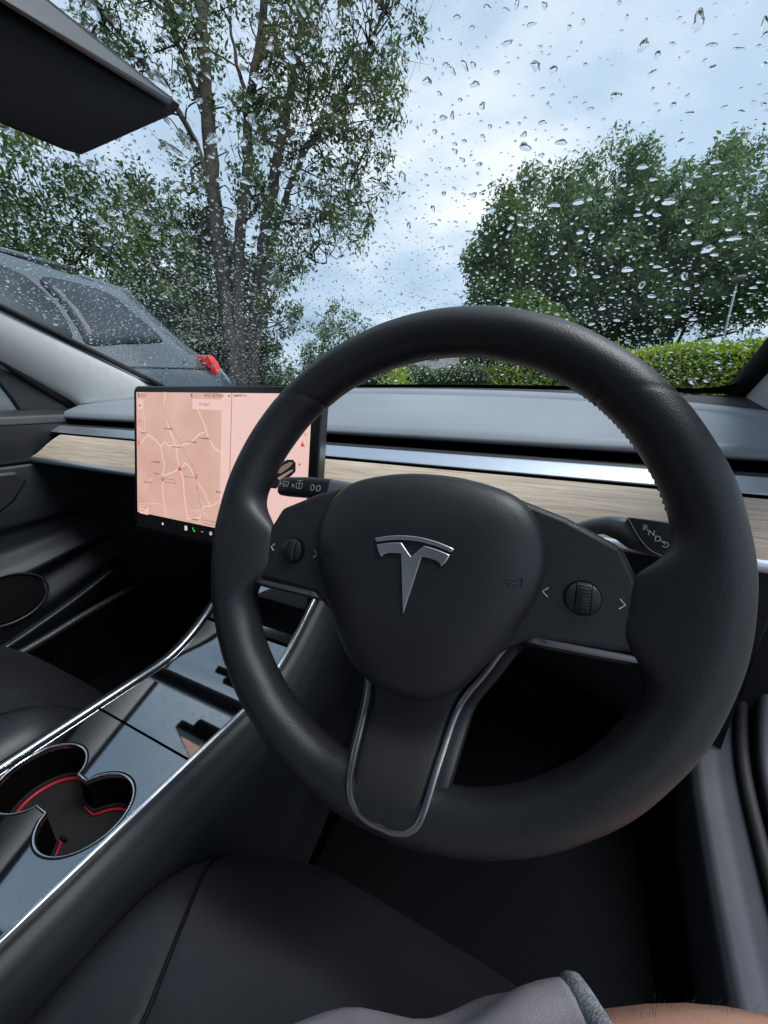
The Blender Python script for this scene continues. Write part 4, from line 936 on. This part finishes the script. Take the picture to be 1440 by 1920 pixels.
# ================================================================== plants
def leaves(name, P, size, m, parent, up=.3, jitter=.35):
    P = np.asarray(P); n = len(P)
    d = rng.normal(size=(n, 3)); d[:, 2] -= up; d /= np.linalg.norm(d, axis=1)[:, None]
    a = rng.normal(size=(n, 3)); s = np.cross(d, a); s /= np.linalg.norm(s, axis=1)[:, None]; nrm = np.cross(s, d)
    L_ = size*(1+jitter*rng.normal(size=n)).clip(.4, 2)[:, None]; w = L_*.42
    V = np.stack([P, P+d*L_*.45+s*w*.5+nrm*L_*.06, P+d*L_, P+d*L_*.45-s*w*.5+nrm*L_*.06], 1).reshape(-1, 3).astype(np.float32)
    me = bpy.data.meshes.new(name); me.vertices.add(4*n); me.vertices.foreach_set('co', V.ravel())
    me.loops.add(4*n); me.loops.foreach_set('vertex_index', np.arange(4*n, dtype=np.int32))
    me.polygons.add(n); me.polygons.foreach_set('loop_start', np.arange(0, 4*n, 4, dtype=np.int32)); me.polygons.foreach_set('loop_total', np.full(n, 4, np.int32))
    me.update(); me.validate(); me.materials.append(m)
    o = link(bpy.data.objects.new(name, me), parent); o['kind'] = 'stuff'; return o
def tubes(name, paths, m, parent, sides=7):
    V = []; Fc = []
    for P, r0, r1 in paths:
        n = len(P); v_, f_ = sweep_mesh(P, circ(1, sides), (.31, .87, .05) if abs(np.array(P[-1])-np.array(P[0]))[2] > .3*np.linalg.norm(np.array(P[-1])-np.array(P[0])) else (0, 0, 1), taper=lambda q: r0+(r1-r0)*q)
        o_ = len(V); V += v_; Fc += [tuple(k+o_ for k in q) for q in f_]
    return mesh(name, V, Fc, m, parent)
def wig(a, b, n, amp):
    a, b = np.array(a, float), np.array(b, float); out = [a+(b-a)*i/n for i in range(n+1)]
    for i in range(1, n): out[i] = out[i]+rng.normal(size=3)*amp
    return spline(out, 3)
def clumpcloud(ctrs, rads, per):
    out = []
    for c, r, k in zip(ctrs, rads, per):
        d = rng.normal(size=(k, 3)); d /= np.linalg.norm(d, axis=1)[:, None]; q = rng.random(k)[:, None]**.45
        out.append(np.asarray(c)+d*q*np.asarray(r))
    return np.concatenate(out)

# ---- tall multi-stemmed tree ahead to the left
def stem(px, d): return [at(x, y, d=dd) for (x, y), dd in zip(px, d if hasattr(d, '__len__') else [d]*len(px))]
base = at(450, 690, d=8.5); base = np.array([base[0], base[1], 0])
t1 = thing('multi_stem_tree', 'tall many-stemmed tree with sparse olive leaves and open sky between', 'tree', tuple(base))
st_ = [([(450, 770), (440, 690), (425, 560), (405, 420), (392, 250), (382, 120), (372, -60), (360, -220)], [8.5]*8, .19, .12),
       ([(455, 760), (450, 640), (448, 520), (452, 420), (462, 320), (468, 200), (490, 60), (505, -120)], [8.6, 8.5, 8.4, 8.3, 8.2, 8.1, 8., 7.9], .15, .07),
       ([(468, 770), (475, 640), (487, 520), (502, 410), (520, 300), (535, 220), (555, 120), (570, -20)], [8.7, 8.7, 8.7, 8.8, 8.9, 9., 9., 9.], .17, .07),
       ([(470, 740), (490, 560), (508, 470), (530, 390), (565, 300), (620, 210), (680, 120), (720, 20)], [8.6, 8.6, 8.6, 8.7, 8.8, 8.9, 9, 9.1], .10, .03),
       ([(405, 420), (380, 300), (330, 200), (260, 110), (190, 20)], [8.5, 8.4, 8.2, 8.0, 7.8], .08, .03),
       ([(392, 250), (350, 120), (310, 10), (280, -90)], [8.5, 8.4, 8.3, 8.2], .06, .02),
       ([(452, 420), (480, 390), (520, 330), (560, 280)], [8.3, 8.2, 8.1, 8.], .05, .015),
       ([(468, 200), (440, 100), (430, 0)], [8.1, 8.1, 8.1], .05, .02),
       ([(502, 410), (560, 420), (610, 410), (650, 380)], [8.8, 8.8, 8.7, 8.6], .035, .01),
       ([(490, 560), (530, 500), (570, 470), (590, 490)], [8.6, 8.5, 8.5, 8.5], .025, .006)]
paths = []; tips = []
for px, d, r0, r1 in st_:
    P = spline(stem(px, d), 6); P = [p+rng.normal(size=3)*.015 for p in P]; paths.append((P, r0, r1)); 
tubes('trunk', paths, bark, t1, 9)
tw = []; cl = []; cr = []; ck = []
regions = [((160, 700), (-150, 200), 120), ((500, 800), (-150, 250), 170), ((440, 740), (180, 420), 115), ((480, 700), (380, 470), 34), ((130, 420), (-150, 120), 70), ((480, 570), (470, 600), 22), ((300, 400), (300, 640), 40)]
allst = [p for P, a, b in paths for p in P]; AS = np.array(allst)
for (xa, xb), (ya, yb_), k in regions:
    for _ in range(k):
        x, y = random.uniform(xa, xb), random.uniform(ya, yb_)
        # ragged right edge of the crown
        lim = np.interp(y, [-200, 0, 100, 200, 330, 410, 470, 600], [820, 800, 785, 740, 720, 690, 640, 560])+random.gauss(0, 22)
        if x > lim: continue
        c = at(x, y, d=random.uniform(7.2, 10.2)); cl.append(c); cr.append(random.uniform(.14, .40)); ck.append(random.randint(30, 70))
        if random.random() < .75:
            q = AS[np.argmin(((AS-c)**2).sum(1)+1.5*np.abs(AS[:, 2]-c[2]+.5))]; tw.append((wig(q, c, 4, .10), .020, .004))
        for _k in range(2):
            e_ = c+rng.normal(size=3)*.35; tw.append((wig(c, e_, 2, .04), .006, .002))
tubes('branch', tw, bark, t1, 5)
leaves('crown', clumpcloud(cl, cr, ck), .105, leaf_olive, t1, .5)

def bush(name, label, ctr, rx, ry, rz, n, ksz, m, lsz, zmin=.1, group=None, trunk=.12, cat='tree', k=70, shape=None):
    c = np.array(ctr, float); t = thing(name, label, cat, (c[0], c[1], 0), group=group)
    cl = []; 
    while len(cl) < n:
        d = rng.normal(size=3); d /= np.linalg.norm(d); q = rng.random()**.33
        p = c+d*q*np.array([rx, ry, rz])*(1+.18*math.sin(d[0]*5+d[2]*7+c[0]))
        if p[2] < zmin or (shape and not shape(p)): continue
        cl.append(p)
    g0 = np.array([c[0], c[1], 0.])
    pt = [(wig(g0, c+np.array([0, 0, rz*.4]), 5, rx*.03), trunk, trunk*.35)]
    for p in random.sample(cl, min(60, n)):
        a = g0+(c-g0)*random.uniform(.35, 1.2); a[2] = min(a[2], p[2]); pt.append((wig(a, p, 3, rx*.04), trunk*.3, trunk*.05))
    tubes('trunk', pt, bark, t, 6)
    leaves('crown', clumpcloud(cl, [ksz*random.uniform(.6, 1.3) for _ in cl], [int(k*random.uniform(.6, 1.4)) for _ in cl]), lsz, m, t, .3)
    return t
# ---- dense trees behind the SUV
bush('bushy_tree', 'dense dark green bushy tree rising behind the SUV roof', (-10.6, 6.1, 3.2), 2.9, 2.2, 3.2, 330, .42, leaf_mid, .13, .4, 'trees along the left edge', k=85)
bush('bushy_tree', 'yellowish green bushy tree between the SUV and the many-stemmed tree', (-8.9, 8.2, 2.7), 2.3, 1.8, 2.9, 300, .38, leaf_mid, .12, .3, 'trees along the left edge', k=85)
bush('bushy_tree', 'dark bushy tree at the passenger side beyond the SUV', (-12.4, 2.6, 3.0), 2.6, 2.6, 3.3, 200, .45, leaf_dark, .14, .3, 'trees along the left edge', k=80)
bush('understorey_shrub', 'low shady shrub at the foot of the many-stemmed tree', (-8.3, 9.6, 1.1), 1.5, 1.2, 1.5, 90, .35, leaf_mid, .11, .1, None, .04, 'shrub')
bush('small_tree', 'small grey-green tree with open crown right of the stems', (-11.9, 19.5, 2.4), 2.4, 2.2, 2.7, 120, .5, leaf_mid, .17, .3, None, .09)
bush('low_shrub', 'low rounded yellow-green shrub further along the boundary', (-9.6, 21.5, 1.2), 1.9, 1.6, 1.3, 100, .5, leaf_mid, .15, .1, None, .05, 'shrub')
bush('low_shrub', 'low dark shrub in front of the brick house', (-13.2, 24.0, 1.1), 2.6, 1.6, 1.2, 100, .5, leaf_dark, .16, .1, None, .05, 'shrub')
# ---- big dark trees ahead to the right
bush('broad_tree', 'huge dense dark green tree with domed crown behind the hedge', (-1.3, 31, 8.2), 5.5, 4.6, 6.6, 520, .95, leaf_dark, .24, 1.9, 'big trees beyond the hedge', .45, k=150)
bush('broad_tree', 'second huge dark tree with the lamp post before it', (5.4, 33, 8.4), 6.8, 5.0, 5.8, 620, .95, leaf_dark, .24, 2.6, 'big trees beyond the hedge', .45, k=150,
     shape=lambda p: not (p[2] < 5.6 and 4.6 < p[0] < 9.5 and rng.random() < .93))
bush('ash_tree', 'lighter yellow-green tree in front of the huge dark trees', (-4.6, 26, 6.2), 1.9, 1.8, 5.6, 190, .62, leaf_mat('leaf_ash', (.05, .10, .018), (.13, .21, .045)), .26, 1.2, None, .2, k=85)
bush('ash_tree', 'small pale green sapling crown low before the dark tree', (-2.5, 24.5, 4.4), 1.9, 1.5, 2.0, 110, .5, leaf_mat('leaf_sap', (.055, .12, .018), (.15, .25, .05)), .24, 1.2, None, .1, k=80)
# ---- hedges
def hedge(name, label, p0, p1, w, h, n, m, lsz):
    p0, p1 = np.array(p0), np.array(p1); t = thing(name, label, 'hedge', (*((p0+p1)/2), 0)); d = p1-p0; ln = np.linalg.norm(d); d /= ln; s = np.array([-d[1], d[0]])
    P = []
    while len(P) < n:
        u = random.random()*ln; face = random.random()
        hh = h*(1+.035*math.sin(u*1.7)+.03*math.sin(u*4.1+1))
        if face < .45: q = (u, -w/2+random.gauss(0, .07), random.random()*hh)
        elif face < .8: q = (u, random.uniform(-w/2, w/2), hh+random.gauss(-.03, .06))
        else: q = (u, w/2+random.gauss(0, .07), random.random()*hh)
        P.append((*(p0+d*q[0]+s*q[1]), max(.02, q[2])))
    leaves('foliage', P, lsz, m, t, -.25)
    core = [(*(p0+s*-w*.42), 0), (*(p1+s*-w*.42), 0), (*(p1+s*w*.42), 0), (*(p0+s*w*.42), 0)]
    zt = h*.93; V = core+[(x, y, zt) for x, y, _ in core]
    mesh('branches', V, [(0, 1, 2, 3), (4, 5, 6, 7), (0, 1, 5, 4), (1, 2, 6, 5), (2, 3, 7, 6), (3, 0, 4, 7)], M('hedge_core', (.03, .055, .012), .9, bump=(20, 1)), t, smooth=False)
    return t
hedge('hedge', 'bright lime green clipped hedge in front of the bonnet', (-1.2, 8.6), (3.6, 9.0), .9, 1.72, 26000, leaf_lime, .085)
hedge('hedge', 'darker stretch of hedge left of the lime green one', (-5.4, 11.2), (-1.0, 10.4), .9, 1.55, 15000, leaf_mid, .095)
bush('low_shrub', 'small bright green shrub in front of the darker hedge', (-2.75, 7.6, .72), .55, .5, .66, 40, .24, leaf_lime, .085, .05, None, .03, 'shrub')
# ---- lamp post
lp = at(1352, 650, d=12.5); lt = at(1376, 533, d=12.5)
lamp = thing('lamp_post', 'slim grey lamp post standing beyond the lime green hedge', 'lamp post', (lp[0], lp[1], 0))
pm = M('post_grey', (.16, .17, .175), .6, metal=.1, bump=(40, .2))
sweep('post', [(lp[0], lp[1], 0), (lp[0], lp[1], lt[2]-.05)], circ(.045, 12), (1, 0, 0), pm, lamp, taper=lambda q: 1-.35*q)
box('lamp_head', (lp[0]-.12, lp[1]-.32, lt[2]-.06), (lp[0]+.12, lp[1]+.12, lt[2]+.04), pm, lamp, .03)
sweep('base_sleeve', [(lp[0], lp[1], 0), (lp[0], lp[1], .9)], circ(.075, 12), (1, 0, 0), pm, lamp)
# ---- brick house far behind the hedge
hs = thing('brick_house', 'low brick house with grey roof far behind the hedge', 'house', (-18, 46, 0))
brick = M('brick', (.26, .12, .085), .85, bump=(6, .5), var=(3, (.32, .17, .12))); tile = M('roof_tile', (.08, .075, .08), .8, bump=(5, .6), var=(2, (.17, .155, .16)))
hx0, hx1, hy0, hy1 = -28, -12.5, 43, 51
box('wall', (hx0, hy0, 0), (hx1, hy1, 2.6), brick, hs, 0)
V = [(hx0-.4, hy0-.4, 2.55), (hx1+.4, hy0-.4, 2.55), (hx1+.4, hy1+.4, 2.55), (hx0-.4, hy1+.4, 2.55), (hx0-.4, (hy0+hy1)/2, 4.9), (hx1+.4, (hy0+hy1)/2, 4.9)]
rf = mesh('roof', V, [(0, 1, 5, 4), (2, 3, 4, 5), (0, 4, 3), (1, 2, 5), (0, 1, 2, 3)], tile, hs, smooth=False)
box('chimney', (-15.4, 46.5, 4.3), (-14.6, 47.3, 5.7), brick, rf, 0)
for x in (-26, -22.5, -15.5):
    w_ = box('window', (x-.7, hy0-.05, .95), (x+.7, hy0-.002, 2.15), M('frame_white', (.75, .75, .74), .5), hs, .01)
    for q in (-.34, .34): box('pane', (x+q-.28, hy0-.065, 1.03), (x+q+.28, hy0-.052, 2.07), sglass, w_, 0)
dd = box('door', (-19.5, hy0-.06, .02), (-18.5, hy0-.002, 2.1), M('door_green', (.03, .08, .06), .5), hs, .01); box('handle', (-18.7, hy0-.11, 1.0), (-18.62, hy0-.061, 1.15), chrome, dd, .004)

# ================================================================== rain on the windscreen
def drop_mesh(r, seg, rings, elong, seed, hgt):
    """plano-convex blob: local z out of the glass, y up the slope"""
    rr = random.Random(seed); ph = [rr.uniform(0, 6.28) for _ in range(5)]; am = [rr.uniform(0, .24), rr.uniform(0, .20), rr.uniform(0, .10)]
    skew = rr.uniform(-.35, .35)
    def bd(a): return r*(1+am[0]*math.cos(2*a+ph[0])+am[1]*math.cos(3*a+ph[1])+am[2]*math.cos(5*a+ph[2]))
    V = []; Fc = []
    for k in range(rings):
        q = k/rings; f = 1-q; z = r*hgt*(1-f*f)
        for i in range(seg):
            a = 2*math.pi*i/seg; b = bd(a)*f; x = b*math.cos(a); y = b*math.sin(a)*elong-(.18*r*elong*q)
            V.append((x+skew*y, y, z))
    n = seg
    for k in range(rings-1):
        for i in range(n): Fc.append((k*n+i, k*n+(i+1) % n, (k+1)*n+(i+1) % n, (k+1)*n+i))
    V.append((skew*-.18*r*elong, -.18*r*elong, r*hgt)); Fc += [((rings-1)*n+i, (rings-1)*n+(i+1) % n, rings*n) for i in range(n)]
    V.append((0, 0, 0)); c_ = rings*n+1; Fc += [((i+1) % n, i, c_) for i in range(n)]
    return np.array(V), Fc
def wframe(x, s):
    p = ws(x, s); n = wsn(x, s); y = np.array([0, -math.cos(RAKE), math.sin(RAKE)]); y -= n*(y@n); y /= np.linalg.norm(y); xx = np.cross(y, n); return p+n*.0024, xx, y, n
spots = []
def inview(p):
    v = p-CAM; z = v@CF
    if z < .05: return False
    a, b = 720+FP*(v@CR)/z, 960+FP*(v@CD)/z; return -60 < a < 1500 and -80 < b < 760
tries = 0
cell = {}
while len(spots) < 11000 and tries < 90000:
    tries += 1
    x = random.uniform(-.67, .67); s = random.uniform(.01, .86)
    dens = .50+.40*sm(.45, .05, s)+.40*sm(.15, -.4, x)-.16*sm(.25, .5, x)
    if random.random() > dens*.75: continue
    r = math.exp(random.gauss(math.log(.00180), .52)); r = min(r, .0058)
    if x > .15: r *= .88
    if random.random() < .020: r = random.uniform(.0042, .0078)
    key = (int(x/.014), int(s/.014)); ok = True
    for i in (-1, 0, 1):
        for j in (-1, 0, 1):
            for (x2, s2, r2) in cell.get((key[0]+i, key[1]+j), ()):
                if math.hypot(x-x2, s-s2) < (r+r2)*1.25+.0006: ok = False; break
            if not ok: break
        if not ok: break
    if not ok: continue
    cell.setdefault(key, []).append((x, s, r)); spots.append((x, s, r))
for _ in range(26):     # a few big merged drops near the top
    spots.append((random.uniform(-.28, .12), random.uniform(.50, .80), random.uniform(.0055, .0095)))
def seen(q):
    v = ws(q[0], q[1])-CAM; return q[2]/(v@CF) if inview(ws(q[0], q[1])) else 0
spots.sort(key=seen, reverse=True)
big = spots[:300]; rest = spots[300:]
for i, (x, s, r) in enumerate(big):
    el_ = random.choice([.5, .6, .75, .9, 1.1, 1.5]); V, Fc = drop_mesh(r/math.sqrt(el_)**.6, 22, 7, el_, i, random.uniform(.42, .62))
    p, a, b, n = wframe(x, s)
    me = bpy.data.meshes.new('rain_drop'); me.from_pydata([tuple(v) for v in V], [], Fc); me.shade_smooth(); me.set_sharp_from_angle(angle=rad(60)); me.materials.append(water)
    o = bpy.data.objects.new('rain_drop', me); COL.objects.link(o)
    o.matrix_world = Matrix(((a[0], b[0], n[0], p[0]), (a[1], b[1], n[1], p[1]), (a[2], b[2], n[2], p[2]), (0, 0, 0, 1)))
    setp(o, 'clear rain drop clinging to the outside of the windscreen', 'rain drop', 'rain drops on the windscreen')
protos = [drop_mesh(1, 12, 4, random.choice([.5, .6, .8, 1, 1.3]), 1000+i, random.uniform(.40, .60)) for i in range(28)]
V = []; Fc = []; o_ = 0
for x, s, r in rest:
    pv, pf_ = random.choice(protos); p, a, b, n = wframe(x, s); V.append(p+(pv[:, :1]*a+pv[:, 1:2]*b+pv[:, 2:3]*n)*r); Fc += [tuple(k+o_ for k in q) for q in pf_]; o_ += len(pv)
V = np.concatenate(V)
me = bpy.data.meshes.new('fine_rain'); me.from_pydata(V.tolist(), [], Fc); me.shade_smooth(); me.set_sharp_from_angle(angle=rad(60)); me.materials.append(water)
o = bpy.data.objects.new('fine_rain', me); COL.objects.link(o); setp(o, 'fine spray of tiny rain drops across the windscreen', 'rain', kind='stuff')
for o in bpy.data.objects:
    if '_w' in o: del o['_w']
